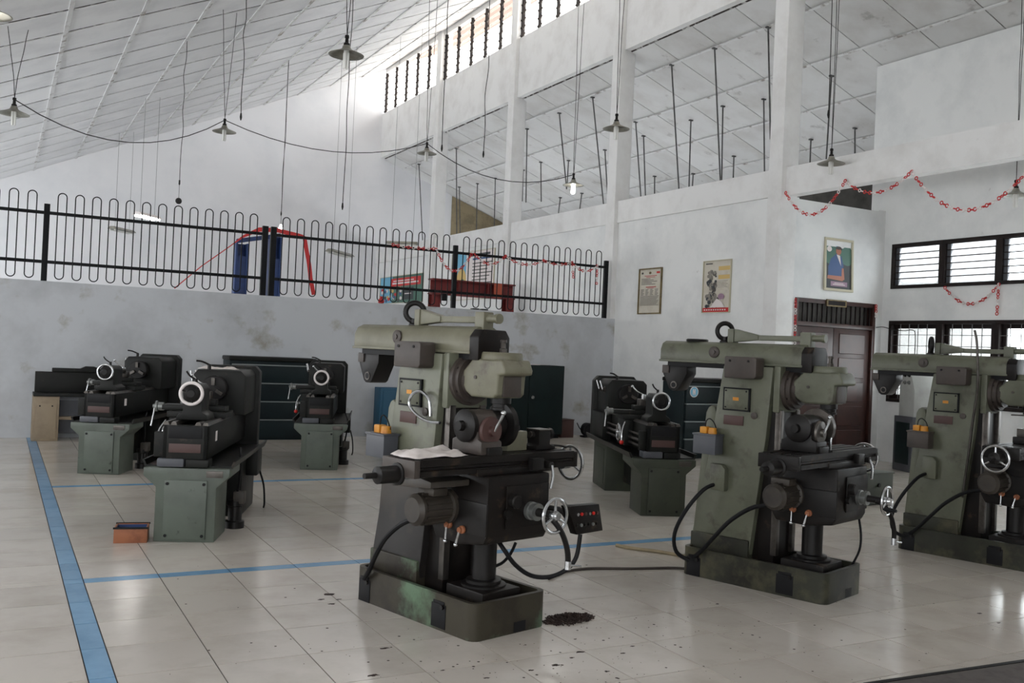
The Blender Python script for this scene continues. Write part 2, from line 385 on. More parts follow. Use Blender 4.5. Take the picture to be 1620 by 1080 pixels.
# ---- door wall + door
DX0, DX1, DZ = 9.80, 11.43, 2.32
g = G(); g.box(XR+.15, DX0, YD, YD+.15, 0, 3.72); g.box(DX1, XW, YD, YD+.15, 0, 3.72); g.box(DX0, DX1, YD, YD+.15, DZ, 3.70)
struct('wall_door', g, 'wall', 'white cross wall holding the brown double door', 'wall')
dr = thing('door_1', 'dark brown panelled double door with barred transom', 'door', (0,0,0)); dr['kind'] = 'structure'
g = G(); g.box(DX0, DX0+.06, YD-.01, YD+.1, 0, DZ); g.box(DX1-.06, DX1, YD-.01, YD+.1, 0, DZ); g.box(DX0+.06, DX1-.06, YD-.01, YD+.1, DZ-.06, DZ); g.box(DX0+.06, DX1-.06, YD-.01, YD+.1, 1.93, 1.99)
g.out('door_frame', 'door', dr, .004)
for i in range(16):
    x = DX0+.09+i*(DX1-DX0-.18)/15; G().box(x-.008, x+.008, YD+.02, YD+.04, 1.99, DZ-.06).out('transom_bar', 'frame', dr)
G().box(DX0+.01, DX1-.01, YD+.1, YD+.12, 0.01, DZ-.01).out('door_light_stop', 'dark', dr)  # added dark panel, stops light leaking past the door leaves
xm = (DX0+DX1)/2
for lx0, lx1 in ((DX0+.065, xm-.004), (xm+.004, DX1-.065)):
    lf = G().box(lx0, lx1, YD+.03, YD+.07, .01, 1.925).out('door_leaf', 'door', dr, .004)
    for k in range(5):
        z0 = .16+k*.35
        g = G(); g.box(lx0+.11, lx1-.11, YD+.018, YD+.03, z0, z0+.29); g.out('door_panel', 'door', lf, .01, 1)
G().cyl((xm+.06, YD+.03, 1.0), (xm+.06, YD-.03, 1.0), .018).sph((xm+.06, YD-.04, 1.0), .026).out('door_knob', 'bare', dr)
dp = thing('door_plaque', 'small dark gold plaque above the brown door', 'plaque', (10.59, YD-.012, 2.27)); G().box(-.2,.2,-.02,0,-.04,.06).out('board', 'gold', dp, .004)
G().box(-.17,.17,-.023,-.0195,-.02,.04).out('face', 'frame', dp)
# ---- window wall
WY1 = 9.6; WP = .853; NP = 9; WY0 = WY1-NP*WP
U0, U1, L0, L1 = 2.55, 3.21, .89, 2.08
g = G()
g.box(XW, XW+.18, YN, WY0, 0, za(XW)); g.box(XW, XW+.18, WY1, YD+.27, 0, za(XW))
for z0, z1 in ((0, L0), (L1, U0), (U1, za(XW))): g.box(XW, XW+.18, WY0, WY1, z0, z1)
struct('wall_window', g, 'wall', 'white outer wall with a row of louvre and barred windows', 'wall')
wu = thing('window_1', 'dark framed row of glass louvre windows above the barred ones', 'window'); wu['kind'] = 'structure'
wl = thing('window_2', 'dark framed row of windows with white bar grilles under the louvres', 'window'); wl['kind'] = 'structure'
def framebox(par, y0, y1, z0, z1, t=.05):
    g = G(); x0, x1 = XW-.02, XW+.1
    g.box(x0, x1, y0, y1, z0, z0+t); g.box(x0, x1, y0, y1, z1-t, z1); g.box(x0, x1, y0, y0+t, z0+t, z1-t); g.box(x0, x1, y1-t, y1, z0+t, z1-t)
    g.out('window_frame', 'frame', par, .003)
for i in range(NP):
    y1 = WY1-i*WP; y0 = y1-WP
    framebox(wu, y0, y1, U0, U1); framebox(wl, y0, y1, L0, L1)
    for k in range(6):
        z = U0+.055+k*.092
        G().obox((XW+.04, (y0+y1)/2, z+.046), (.008, WP-.14, .105), (0, R(24), 0)).out('louvre_blade', 'glass', wu)
    for k in range(6):
        G().box(XW-.004, XW+.012, y0+.05, y1-.05, U0+.052+k*.092+.086, U0+.052+k*.092+.100).out('blade_edge', 'frame', wu)
    for yy in (y1-.05-.03,):
        g = G(); g.box(XW+.02, XW+.06, yy-.03, yy+.03, U0+.05, U1-.05); g.out('louvre_clip', 'grey', wu)
    g = G()
    for k in range(1, 5): g.box(XW-.012, XW-.004, y0+.05+k*(WP-.1)/5-.004, y0+.05+k*(WP-.1)/5+.004, L0+.05, L1-.05)
    for k in range(1, 7): g.box(XW-.016, XW-.008, y0+.05, y1-.05, L0+.05+k*(L1-L0-.1)/7-.004, L0+.05+k*(L1-L0-.1)/7+.004)
    g.out('bar_grille', 'steel', wl)
    sash = G(); a0, a1, b0, b1 = y0+.05, y1-.05, L0+.05, L1-.05
    sash.box(XW+.05, XW+.09, a0, a0+.06, b0, b1); sash.box(XW+.05, XW+.09, a1-.06, a1, b0, b1); sash.box(XW+.05, XW+.09, a0+.06, a1-.06, b0, b0+.06); sash.box(XW+.05, XW+.09, a0+.06, a1-.06, b1-.06, b1)
    sh = sash.out('sash', 'frame', wl, .003)
    G().box(XW+.068, XW+.072, a0+.06, a1-.06, b0+.06, b1-.06).out('pane', 'pane', sh)
# ---- outer wall of the side rooms
g = G(); g.box(XO, XO+.15, YD+.2, YF, 0, 1.2); g.box(XO, XO+.15, YD+.2, YF, 2.35, za(XO)+.1)
for k in range(6): g.box(XO, XO+.15, YD+.2+k*3.1, YD+.6+k*3.1, 1.2, 2.35)
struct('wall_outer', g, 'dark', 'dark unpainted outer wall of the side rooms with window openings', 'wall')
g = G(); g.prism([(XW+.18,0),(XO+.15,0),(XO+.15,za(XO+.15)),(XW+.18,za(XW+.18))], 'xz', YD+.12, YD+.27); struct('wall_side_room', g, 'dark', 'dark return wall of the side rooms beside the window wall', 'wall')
# ---- ceilings made of boards
def slab(x0, x1, y0, y1, zf, t0, t1):
    return G().hexa([(x0,y0,zf(x0)+t0),(x1,y0,zf(x1)+t0),(x1,y1,zf(x1)+t0),(x0,y1,zf(x0)+t0)], [(x0,y0,zf(x0)+t1),(x1,y0,zf(x1)+t1),(x1,y1,zf(x1)+t1),(x0,y1,zf(x0)+t1)])
ce = struct('ceiling', slab(XL-.3, XR-.02, YN, YF, zc, .03, .16), 'seam', 'sloping white board ceiling of the hall with mouldy seams', 'ceiling')
BXS = [.6+.905*k for k in range(-5, 10)]
YS = [YN]+[k+.5 for k in range(-3, 25)]+[YF]
for i in range(len(BXS)+1):
    a = XL-.2 if i == 0 else BXS[i-1]; b = XR-.03 if i == len(BXS) else BXS[i]
    if b > XR-.03: b = XR-.03
    if a >= b: continue
    me = slab(-(b-a)/2+.008, (b-a)/2-.008, -.5+.042, .5-.042, lambda x: .456*x, .018, .03).mesh('panel', 'ceil')
    mo = slab(a+.008, b-.008, YN, 11.5, zc, .018, .03)
    tag(mo.out('panel_field', 'ceil', ce), kind='stuff')
    for k in range(11, 25):
        xm_ = (a+b)/2; link('panel', me, ce, (xm_, k+1.0, zc(xm_)))
    slab(a+.008, b-.008, 25.522, YF, zc, .018, .03).out('panel', 'ceil', ce)
for x in BXS:
    if x < XR-.1:
        slab(x-.028, x+.028, YN, YF, lambda q: zc(q), 0, .0185).out('batten', 'batten', ce)
slab(XR-.02, XR+2.3, YN, YF, zc, .05, .12).out('eave_soffit', 'soffit', ce)
c2 = struct('ceiling_side', slab(XR+.1, XO+.2, YN, YF, za, .03, .16), 'seam', 'sloping grey board ceiling over the side rooms and aisle', 'ceiling')
AX = [XR+.12, 10.07, 11.1, 12.13, 13.16, XO+.1]
for i in range(5):
    a, b = AX[i], AX[i+1]; me = slab(-(b-a)/2+.006, (b-a)/2-.006, -.5+.008, .5-.008, lambda x: -.356*x, .02, .03).mesh('panel', 'ceil2')
    for k in range(6, 25): link('panel', me, c2, ((a+b)/2, k+.45, za((a+b)/2)))
    tag(slab(a+.006, b-.006, YN, 5.945, za, 0, .03).out('panel_field', 'ceil2', c2), kind='stuff')
    slab(a+.006, b-.006, 24.955, YF, za, 0, .03).out('panel', 'ceil2', c2)
    if i: slab(a-.016, a+.016, YN, YF, za, -.01, .002).out('batten', 'batten', c2)
# ---- clerestory louvre windows between columns
bays = [(YC[3]+.13, YF-.1), (YC[2]+.13, YC[3]-.13), (YC[1]+.13, YC[2]-.13), (YC[0]+.13, YC[1]-.13), (5.9, YC[0]-.13), (2.0, 5.6), (-1.9, 1.7)]
for bi, (y0, y1) in enumerate(bays):
    lab = ['high louvre window beside the far gable wall', 'high louvre window between the two columns nearest the far gable wall', 'high louvre window between the two middle columns behind the railing end', 'high louvre window above the framed notices', 'high louvre window above the free beam', 'high louvre window above the free beam', 'high louvre window above the free beam'][bi]
    wn = thing('window_%d' % (3+bi), lab, 'window'); wn['kind'] = 'structure'
    if bi > 3: wn['group'] = 'high louvre windows above the free beam'
    z0, z1 = 7.97, 9.12
    G().box(XR-.01, XR+.1, y0, y1, z1, zc(XR)+.06).out('head_rail', 'beam', wn)
    n = 5; st = (y1-y0)/n
    me = None
    for j in range(n):
        ya, yb = y0+j*st, y0+(j+1)*st
        if me is None: me = G().obox((0,0,0), (.007, st-.03, .175), (0, R(32), 0)).mesh('louvre_blade', 'glassw')
        for k in range(7): link('louvre_blade', me, wn, (XR+.06, (ya+yb)/2, z0+.085+k*.162))
    for j in range(n+1):
        y = min(max(y0+j*st, y0+.02), y1-.02); g = G(); g.box(XR+.0, XR+.06, y-.022, y+.022, z0, z1)
        for k in range(7): g.obox((XR+.03, y, z0+.085+k*.162), (.05, .05, .12), (0, R(32), 0))
        g.out('louvre_clip', 'frame', wn)

# ================================================================== MILLING MACHINES
def handwheel(par, c, axis, Rr, r=.009, mat_='chrome', spokes=3, crank=False, name='handwheel'):
    h = G().torus(c, axis, Rr, r, 32, 8).out(name, mat_, par)
    d, u, v = basis(axis); c = Vector(c)
    G().rev(c-d*.022, d, [(0,.022),(.03,.026),(.045,.018)], 14).out('hub', mat_, h)
    for k in range(spokes):
        t = 2*math.pi*k/spokes+.5; e = u*math.cos(t)+v*math.sin(t)
        G().cyl(c+e*.015, c+e*(Rr-.003), .008, .006, 8).out('spoke', mat_, h)
    if crank:
        e = u*math.cos(.5)+v*math.sin(.5); p = c+e*Rr
        G().rev(p, d, [(0,.006),(.015,.006),(.016,.011),(.05,.013),(.085,.009)], 10).out('grip', 'rubber', h)
    return h
def rounded(x0, x1, y0, y1, r, n=5):
    P = []
    for cx_, cy_, a0 in ((x1-r,y1-r,0),(x0+r,y1-r,90),(x0+r,y0+r,180),(x1-r,y0+r,270)):
        for k in range(n): a = R(a0+90*k/(n-1)); P.append((cx_+r*math.cos(a), cy_+r*math.sin(a)))
    return P
def mill(label, loc, yaw, base='greeng', body='green', cast='olive', tb=-.02, head_rot=0, pendant=False, hose=False, disc=False, ring_rot=2.3, table_z=.885, boxmat='grey', lever_front=True, kneemat='grime', left_wheel=False):
    t = thing('milling_machine', label, 'milling machine', (loc[0], loc[1], 0), R(yaw), 'milling machines')
    # base tray with rim
    bs = G(); outer = rounded(-.51, .475, -.25, .25, .05); inner = rounded(-.485, .45, -.225, .225, .035)
    A = [bs.bm.verts.new((x,y,0)) for x,y in outer]; B = [bs.bm.verts.new((x,y,.18)) for x,y in outer]
    C = [bs.bm.verts.new((x,y,.18)) for x,y in inner]; D = [bs.bm.verts.new((x,y,.10)) for x,y in inner]
    bs.skin(A,B); bs.skin(B,C); bs.skin(C,D); bs.face(D); bs.face(A[::-1])
    b = bs.out('base', base, t)
    for x0, x1, y, z0, z1 in ((-.47,-.37,-.2505,.0,.12),(.16,.27,-.2505,.012,.13)):
        G().box(x0, x1, y-.003, y+.01, z0, z1).box(x0+.012, x1-.012, y-.003, y+.01, z1, z1+.015).out('foot_pocket_shade', 'rubber', b, .002)  # raised dark plates put the shade of the foot recesses into colour
        G().cyl((x1-.02, y-.002, z1-.01), (x1-.02, y-.016, z1-.01), .012, None, 6).out('foot_bolt', 'iron', b)
    G().box(.47, .4765, .02, .10, .005, .055).out('drain_slot_shade', 'rubber', b)  # dark plate stands in for shade inside the low front opening
    # column
    col = G().prism([(-.50,.10),(-.09,.10),(-.085,.18),(.0,.93),(.03,1.365),(-.32,1.365),(-.415,.72),(-.50,.28)], 'xz', -.15, .15).out('column', body, t, .012)
    G().box(-.505, -.085, -.165, .165, .10, .27).out('column_foot', base, t, .01)
    bc = G(); bc.prism([(-.52,.18),(-.455,.18),(-.40,.80),(-.375,1.05),(-.385,1.085),(-.41,1.10),(-.435,1.085),(-.452,1.05)], 'xz', -.125, .125); bc.out('rear_cover', body, t, .012)
    G().box(-.1, .06, -.105, .105, .10, 1.12).out('knee_way', kneemat, t, .006)
    for s_ in (-1, 1): G().box(.045, .085, s_*.105-.02, s_*.105+.02, .2, 1.10).out('dovetail', 'bare', t, .004)
    # overarm (ram)
    rm = G(); prof = [(-.105,1.372),(-.105,1.455),(-.085,1.495),(-.05,1.512),(.05,1.512),(.085,1.495),(.105,1.455),(.105,1.372)]
    rm.prism(prof, 'yz', -.845, .20); ram = rm.out('overarm', cast, t, .01)
    G().box(-.80, .19, -.075, .075, 1.34, 1.374).out('overarm_dovetail', 'rubber', t)
    G().box(-.85, .2, -.112, .112, 1.37, 1.384).out('overarm_lip', cast, t, .004)
    G().rev((-.42,-.105,1.445), (0,-1,0), [(0,.038),(.008,.038),(.012,.03),(.012,.014),(.018,.014)], 20).out('clamp_cap', 'brown', t)
    G().prism([(-.108,1.34),(-.108,1.46),(-.08,1.498),(.08,1.498),(.108,1.46),(.108,1.34)], 'yz', .19, .262).out('overarm_end_cap', 'grime', t, .008)
    G().prism([(-.26,1.285),(-.05,1.285),(-.035,1.30),(-.035,1.41),(-.05,1.422),(-.26,1.422)], 'xz', -.245, -.14).out('gear_selector_cover', 'brown', t, .012)
    for x in (-.22, -.09): G().cyl((x,-.243,1.395), (x,-.25,1.395), .008, None, 6).out('cover_screw', 'rubber', t)
    # lifting eye
    e = G(); e.rev((-.41,0,1.508), (0,0,1), [(0,.032),(.012,.032),(.02,.022),(.04,.022)], 14)
    eye = e.out('lifting_eye', 'iron', t)
    G().torus((-.41,0,1.588), (math.sin(ring_rot), math.cos(ring_rot), 0), .052, .0155, 28, 10).out('eye_ring', 'iron', eye)
    # overarm brace bar
    br = G(); br.box(-.37,-.325,-.035,.035,1.512,1.603); br.prism([(-.325,1.518),(-.325,1.603),(-.15,1.565),(-.15,1.535)], 'xz', -.028, .028); br.box(-.16,.15,-.022,.022,1.532,1.566)
    bar = br.out('brace_bar', cast, t, .006)
    g = G(); g.box(.14,.212,-.035,.035,1.485,1.59); g.out('brace_clamp', cast, t, .008)
    G().cyl((.20,0,1.555), (.285,0,1.555), .021).cyl((.275,0,1.555), (.295,0,1.555), .026).out('brace_pin', cast, t)
    G().cyl((.19,0,1.49), (.19,0,1.36), .011).rev((.19,0,1.478),(0,0,-1),[(0,.02),(.02,.02)],8).out('brace_screw', 'rubber', t)
    # rear arbor bracket under the overarm
    ab = G().prism([(-.84,1.345),(-.655,1.345),(-.655,1.29),(-.715,1.185),(-.735,1.172),(-.775,1.172),(-.795,1.185),(-.85,1.29)], 'xz', -.06, .06).out('arbor_bracket', 'iron', t, .008)
    G().box(-.85,-.795,-.068,-.055,1.29,1.345).out('bracket_pad', 'brown', ab, .004)
    G().rev((-.755,-.064,1.212), (0,1,0), [(0,.024),(.125,.024)], 20).out('arbor_bush', 'bare', ab); G().cyl((-.755,-.0655,1.212),(-.755,.0,1.212),.017).out('arbor_bore_shade', 'rubber', ab)  # solid dark plug paints the shade inside the bore
    # side panels
    pn = G().box(-.295,-.125,-.168,-.15,1.085,1.215).out('electric_panel', cast if cast != 'olive' else 'green', t, .004)
    fr = G()
    for q in ((-.305,-.115,1.209,1.224),(-.305,-.115,1.076,1.088),(-.305,-.293,1.076,1.224),(-.127,-.115,1.076,1.224)): fr.box(q[0],q[1],-.165,-.148,q[2],q[3])
    fr.out('panel_gasket', 'rubber', pn)
    G().box(-.232,-.19,-.1695,-.167,1.142,1.163).out('warning_label', 'yellow', pn)
    for x in (-.283,-.137):
        for z in (1.097,1.203): G().cyl((x,-.166,z), (x,-.172,z), .006, None, 8).out('panel_screw', 'iron', pn)
    G().box(-.30,-.16,-.156,-.148,.985,1.045).out('name_plate', 'brownd', t, .002)
    G().rev((-.085,-.15,1.055), (0,-1,0), [(0,.022),(.008,.022),(.012,.012)], 14).out('oil_plug', 'brown', t)
    sb = G().box(-.455,-.29,-.262,-.165,.79,.915).out('switch_box', boxmat, t, .006)
    G().box(-.46,-.285,-.268,-.16,.908,.92).out('box_lid', boxmat, sb, .003)
    G().box(-.43,-.40,-.2,-.15,.84,.87).out('box_bracket', 'iron', sb)
    G().box(-.425,-.375,-.235,-.185,.918,.962).out('rotary_switch', 'yellow', sb, .006)
    G().cyl((-.345,-.21,.918), (-.345,-.21,.958), .03, .026).out('cable_gland', 'yellow', sb)
    G().tube([(-.4,-.21,.955),(-.39,-.215,1.0),(-.365,-.215,1.015),(-.335,-.21,.99),(-.32,-.2,.94)], .004, 6, 4).out('switch_wire', 'rubber', sb)
    # vertical head
    G().box(.03,.075,-.14,.14,1.085,1.372).out('head_plate', body, t, .01)
    sw = G().rev((.07,0,1.235), (1,0,0), [(0,.135),(.03,.135),(.034,.122),(.06,.122),(.062,.10),(.085,.10)], 32).out('swivel_flange', 'brown', t)
    for k in range(6):
        a = R(30+60*k); G().cyl((.1,.112*math.cos(a),1.235+.112*math.sin(a)), (.112,.112*math.cos(a),1.235+.112*math.sin(a)), .012, None, 6).out('flange_bolt', 'iron', sw)
    hd = G().prism([(.21,1.35),(.43,1.35),(.455,1.30),(.452,1.275),(.405,1.27),(.40,1.175),(.375,1.155),(.21,1.155),(.165,1.18),(.14,1.215),(.14,1.285),(.175,1.315)], 'xz', -.098, .098).out('vertical_head', cast, t, .022, 3)
    G().rev((.325,0,1.345), (0,0,1), [(0,.106),(.006,.108),(.034,.104),(.040,.098)], 28).out('head_cap', cast, t)
    G().rev((.33,0,1.383), (0,0,1), [(0,.02),(.02,.02),(.022,.014),(.05,.014),(.052,.019),(.066,.017)], 6).out('drawbar_nut', 'bare', t)
    G().box(.398,.412,-.06,.06,1.165,1.268).out('head_front_cover', 'brown', hd, .004)
    G().cyl((.24,-.096,1.255), (.24,-.103,1.255), .01, None, 10).out('oil_sight', 'brown', hd)
    sp = G().rev((.33,0,1.158), (0,0,-1), [(0,.052),(.03,.052),(.032,.044),(.05,.044),(.052,.048),(.062,.048),(.064,.034),(.1,.034)], 22).out('spindle', 'iron', t)
    G().rev((.33,0,1.06), (0,0,-1), [(0,.026),(.03,.028),(.032,.022),(.06,.022),(.062,.03),(.085,.03)], 18).out('collet_chuck', 'chrome', sp)
    G().cyl((.33,0,.978),(.33,0,.95),.009).out('end_mill', 'bare', sp)
    G().cyl((.33,-.02,1.09),(.22,-.06,1.088),.005).out('head_lever', 'bare', sp)
    # knee
    kz = table_z-.885
    kn = G(); kn.prism([(.085,.50+kz),(.085,.79+kz),(.50,.79+kz),(.50,.50+kz),(.48,.46+kz),(.30,.435+kz),(.12,.44+kz)], 'xz', -.215, .205); knee = kn.out('knee', kneemat, t, .014)
    G().box(.14,.505,-.225,-.213,.50+kz,.66+kz).out('knee_side_plate', 'iron', knee, .008)
    G().box(.503,.512,-.10,.19,.53+kz,.74+kz).out('knee_front_plate', kneemat, knee, .004)
    for (x, z, ln) in ((.24,.525,(.0,-.08)), (.34,.515,(-.02,-.075))):
        G().rev((x,-.222,z+kz), (0,-1,0), [(0,.02),(.014,.02),(.02,.014),(.03,.014)], 14).out('lever_boss', 'wood', knee)
        G().tube([(x,-.246,z+kz),(x+ln[0],-.25,z+ln[1]+kz)], .006, 8).sph((x+ln[0],-.25,z+ln[1]+kz), .011, 10).out('feed_lever', 'chrome', knee)
    G().rev((.512,-.06,.665+kz), (1,0,0), [(0,.034),(.03,.034),(.036,.028)], 18).out('front_knob', 'iron', knee)
    G().rev((.512,-.10,.605+kz), (1,0,0), [(0,.022),(.02,.022)], 12).out('oil_cap', 'iron', knee)
    dl = G().rev((.512,.06,.61+kz), (1,0,0), [(0,.045),(.02,.045),(.022,.038),(.04,.038),(.042,.043),(.058,.043)], 24).out('graduated_dial', 'dial', t)
    G().cyl((.56,.06,.61+kz),(.685,.06,.61+kz),.022,.018).out('crossfeed_shaft', 'iron', dl)
    handwheel(t, (.685,.06,.61+kz), (1,0,0), .082, .009, 'chrome', 3, not pendant)
    cr = G().tube([(.62,.045,.60+kz),(.66,.07,.585+kz),(.69,.11,.52+kz),(.70,.14,.44+kz),(.70,.15,.375+kz)], .014, 8, 4).out('elevating_crank', 'iron', t)
    G().cyl((.70,.15,.385+kz), (.70,.15,.345+kz), .016).cyl((.70,.15,.365+kz), (.71,.235,.35+kz), .006).out('crank_handle', 'chrome', cr)
    # elevating screw
    G().rev((.26,0,.10), (0,0,1), [(0,.115),(.11,.115),(.115,.09),(.13,.09),(.135,.062),(.36+kz,.062)], 24).out('elevating_screw', 'iron', t)
    G().box(.12,.40,-.13,.13,.10,.20).out('screw_block', 'grime', t, .01)
    # motor on the knee side
    mo = G(); mo.rev((.22,-.215,.61+kz), (0,-1,0), [(0,.085),(.03,.085),(.034,.07),(.19,.07),(.2,.078),(.215,.078),(.235,.06)], 24); mot = mo.out('feed_motor', 'motor', t)
    for k in range(14):
        a = R(360*k/14); c_, s_ = math.cos(a), math.sin(a)
        G().obox((.22+.073*c_,-.33,.61+kz+.073*s_), (.014,.15,.006), (0,-a,0)).out('cooling_fin', 'motor', mot)
    G().box(.16,.28,-.37,-.28,.675+kz,.715+kz).out('terminal_box', 'motor', mot, .008)
    if pendant:
        G().prism([(.08,.71),(.06,.735),(.30,.775),(.38,.765),(.38,.735)], 'xz', -.47, -.23).out('motor_guard', 'motor', t, .006)
    # saddle and table
    g = G(); g.box(.12,.47,-.26,.25,.79+kz,.825+kz); g.box(.16,.44,-.30,.29,.81+kz,.835+kz); g.out('saddle', kneemat, t, .008)
    t0, t1 = -.60+tb+.02, .42+tb+.02; z0, z1 = .805+kz, table_z
    tbm = G(); pr = [(.215,z0),(.215,z0+.02),(.225,z0+.025),(.225,z1),(.27,z1),(.27,z1-.012),(.285,z1-.012),(.285,z1),(.335,z1),(.335,z1-.012),(.35,z1-.012),(.35,z1),(.4,z1),(.4,z1-.012),(.415,z1-.012),(.415,z1),(.462,z1),(.462,z0+.045),(.45,z0+.04),(.45,z0+.03),(.462,z0+.025),(.462,z0)]
    tbm.prism(pr, 'yz', t0, t1)
    # prism 'yz' lays its profile along local y: swap so the table runs across the machine
    for v in tbm.bm.verts: v.co = Vector((v.co.y, v.co.x, v.co.z))
    tab = tbm.out('table', 'grime', t, 0)
    G().box(.215,.462,t0-.035,t0,z0-.005,z1-.004).out('table_end_bracket', 'brown' if pendant else 'grime', tab, .006)
    G().box(.215,.462,t1,t1+.03,z0-.005,z1-.004).out('table_end_bracket', 'grime', tab, .006)
    G().rev((.34,t0-.03,z0+.005), (0,-1,0), [(0,.052),(.012,.052),(.016,.04),(.12,.04),(.124,.03),(.128,.014),(.19,.013)], 20).out('leadscrew_drum', 'iron', tab)
    g = G(); g.rev((.345,t1+.03,z0+.01), (0,1,0), [(0,.04),(.05,.04),(.055,.03)], 18); g.out('table_dial', 'dial', tab)
    handwheel(t, (.345,t1+.10,z0+.0), (0,1,0), .088, .0095)
    G().box(.462,.50,.08,.16,z0+.0,z1-.02).out('table_stop', 'iron', tab, .006)
    G().rev((.462,.2,z0+.02), (1,0,0), [(0,.02),(.05,.02),(.055,.012)], 12).out('lock_boss', 'iron', tab)
    G().tube([(.515,.2,z0+.02),(.535,.19,z0-.03),(.545,.165,z0-.09)], .0075, 8, 3).out('lock_lever', 'chrome', tab)
    if left_wheel:
        handwheel(t, (.34,t0-.12,z0+.0), (0,1,0), .088, .0095)
        G().tube([(-.02,-.165,1.70),(.0,-.17,1.62),(.015,-.172,1.45),(.02,-.172,1.25),(-.01,-.165,1.0),(-.03,-.165,.75),(-.06,-.165,.45)], .009, 8, 4).out('conduit', 'bare', t)
    # cable from the motor to the base
    G().tube([(.2,-.30,.545+kz),(.05,-.34,.52),(-.1,-.35,.42),(-.22,-.33,.30),(-.33,-.29,.19),(-.40,-.268,.13)], .013, 8, 5).out('motor_cable', 'rubber', t)
    if not pendant:
        G().tube([(-.32,-.17,.60),(-.36,-.27,.56),(-.44,-.34,.42),(-.5,-.36,.27),(-.5,-.33,.15),(-.43,-.285,.10)], .013, 8, 5).out('supply_cable', 'rubber', t)
        G().prism([(-.36,.56),(-.25,.56),(-.25,.70),(-.28,.73),(-.36,.73)], 'xz', -.2, -.148).out('cable_cover', body, t, .012)
        G().tube([(.46,.2,.47),(.47,.22,.36),(.46,.23,.26),(.42,.22,.16)], .007, 6, 4).out('coolant_hose', 'rubber', t)
    if disc: G().rev((-.62,.0,1.512), (0,0,1), [(0,.072),(.012,.075),(.018,.068)], 24).out('loose_cover_disc', 'iron', t)
    if hose:
        P = [(800,420),(795,310),(775,215),(690,135),(605,160),(560,235),(572,320),(640,400),(730,460),(820,488),(905,492)]
        inv = t.matrix_world if False else Matrix.Translation((loc[0],loc[1],0)) @ Matrix.Rotation(R(yaw),4,'Z')
        iv = inv.inverted(); cl = iv @ CAMP; pts = []
        for a_, b_ in P:
            d = (iv.to_3x3() @ ray(570+a_/7.2, 600+b_/7.2)); pts.append(cl + d*((-.20-cl.y)/d.y))
        G().tube(pts, .0085, 8, 4).out('coolant_hose', 'chrome', t)
    if pendant:
        iv = (Matrix.Translation((loc[0],loc[1],0)) @ Matrix.Rotation(R(yaw),4,'Z')).inverted(); cl = iv @ CAMP
        def lp(px, py, a_):
            d = iv.to_3x3() @ ray(px, py); return cl + d*((a_-cl.x)/d.x)
        q = [lp(898,801,.60), lp(948,797,.60), lp(954,839,.60), lp(913,846,.60)]
        bxm = G().hexa([p+Vector((-.05,0,0)) for p in (q[0],q[1],q[2],q[3])], q)
        cb = bxm.out('control_box', 'grime', t, .005)
        cen = (q[0]+q[1]+q[2]+q[3])/4; ux = (q[1]-q[0]).normalized(); uz = Vector((0,0,1))
        for i in range(6):
            for j in range(2):
                p = cen + ux*(-.075+.03*i) + uz*(.028-.056*j)
                G().cyl(p, p+Vector((.008,0,0)), .0085, None, 10).out('push_button', ['chrome','iron','redk','iron','brownd','dial'][(i*2+j*3)%6], cb)
        G().tube([(.42,.19,.60),(.52,.26,.60),(.56,q[0].y+.05,cen.z)], .014, 8, 3).out('box_arm', 'iron', cb)
        pts = [lp(918,845,.58), lp(912,880,.58), lp(897,900,.55), lp(870,912,.5), lp(840,910,.45), lp(815,893,.42), lp(798,870,.40), lp(788,855,.35)]
        G().tube(pts, .0115, 8, 5).out('control_cable', 'rubber', t)
        G().tube([lp(782,896,.3), lp(796,889,.3), lp(808,875,.3), lp(816,858,.3)], .008, 8, 4).out('coolant_hose', 'rubber', t)
    return t
mill('oil-blackened milling machine with a push-button box on an arm and a silver hose loop', (2.16,4.532), -75, 'grimeg', 'oilcol', 'olive', -.02, pendant=True, hose=True)
mill('green milling machine with a round cover lying on its overarm', (4.365,4.444), -72, 'greeng', 'green', 'green', -.02, disc=True)
mill('green milling machine standing in front of the barred windows', (6.554,4.555), -76, 'greeng', 'green', 'green', .05, ring_rot=1.0, boxmat='brown', left_wheel=True)

def mloc(o, yaw, p):
    m = Matrix.Translation((o[0],o[1],0)) @ Matrix.Rotation(R(yaw),4,'Z'); return m @ Vector(p)
def mprod(nm, label, cat, o, yaw, p, group=None): return thing(nm, label, cat, mloc(o, yaw, p), R(yaw), group)
# dividing heads, tailstock, rag on the mill tables
def dividing_head(label, o, yaw, b0, m1, m2, flip=1, z=.8855):
    t = mprod('dividing_head', label, 'dividing head', o, yaw, (.34, b0, z)); t.scale = (1.3, 1.3, 1.3)
    G().prism([(-.085,0),(.085,0),(.085,.05),(.06,.06),(.06,.12),(.045,.15),(.02,.165),(-.02,.165),(-.045,.15),(-.06,.12),(-.06,.06),(-.085,.05)], 'xz', -.075, .03).out('body', m1, t, .008)
    G().rev((0,-.07,.105), (0,-1,0), [(0,.062),(.02,.062),(.026,.05),(.03,.02),(.05,.018)], 24).out('front_plate', 'iron', t)
    G().rev((0,.03,.105), (0,1,0), [(0,.055),(.05,.055),(.055,.05),(.06,.085),(.085,.085)], 28).out('chuck', 'iron' if flip > 0 else 'bare', t)
    G().rev((.06,-.02,.09), (1,0,0), [(0,.05),(.012,.055),(.02,.05),(.022,.02),(.035,.018)], 22).out('index_plate', m2, t)
    G().tube([(.09,-.02,.09),(.1,.0,.13),(.1,.015,.155)], .006, 6, 3).sph((.1,.015,.158), .011).out('index_crank', 'chrome', t)
    G().box(-.1,-.07,-.05,.02,0,.03).out('clamp_foot', 'iron', t, .004); G().box(.07,.1,-.05,.02,0,.03).out('clamp_foot', 'iron', t, .004)
    return t
O1, O2 = (2.16,4.532), (4.365,4.444)
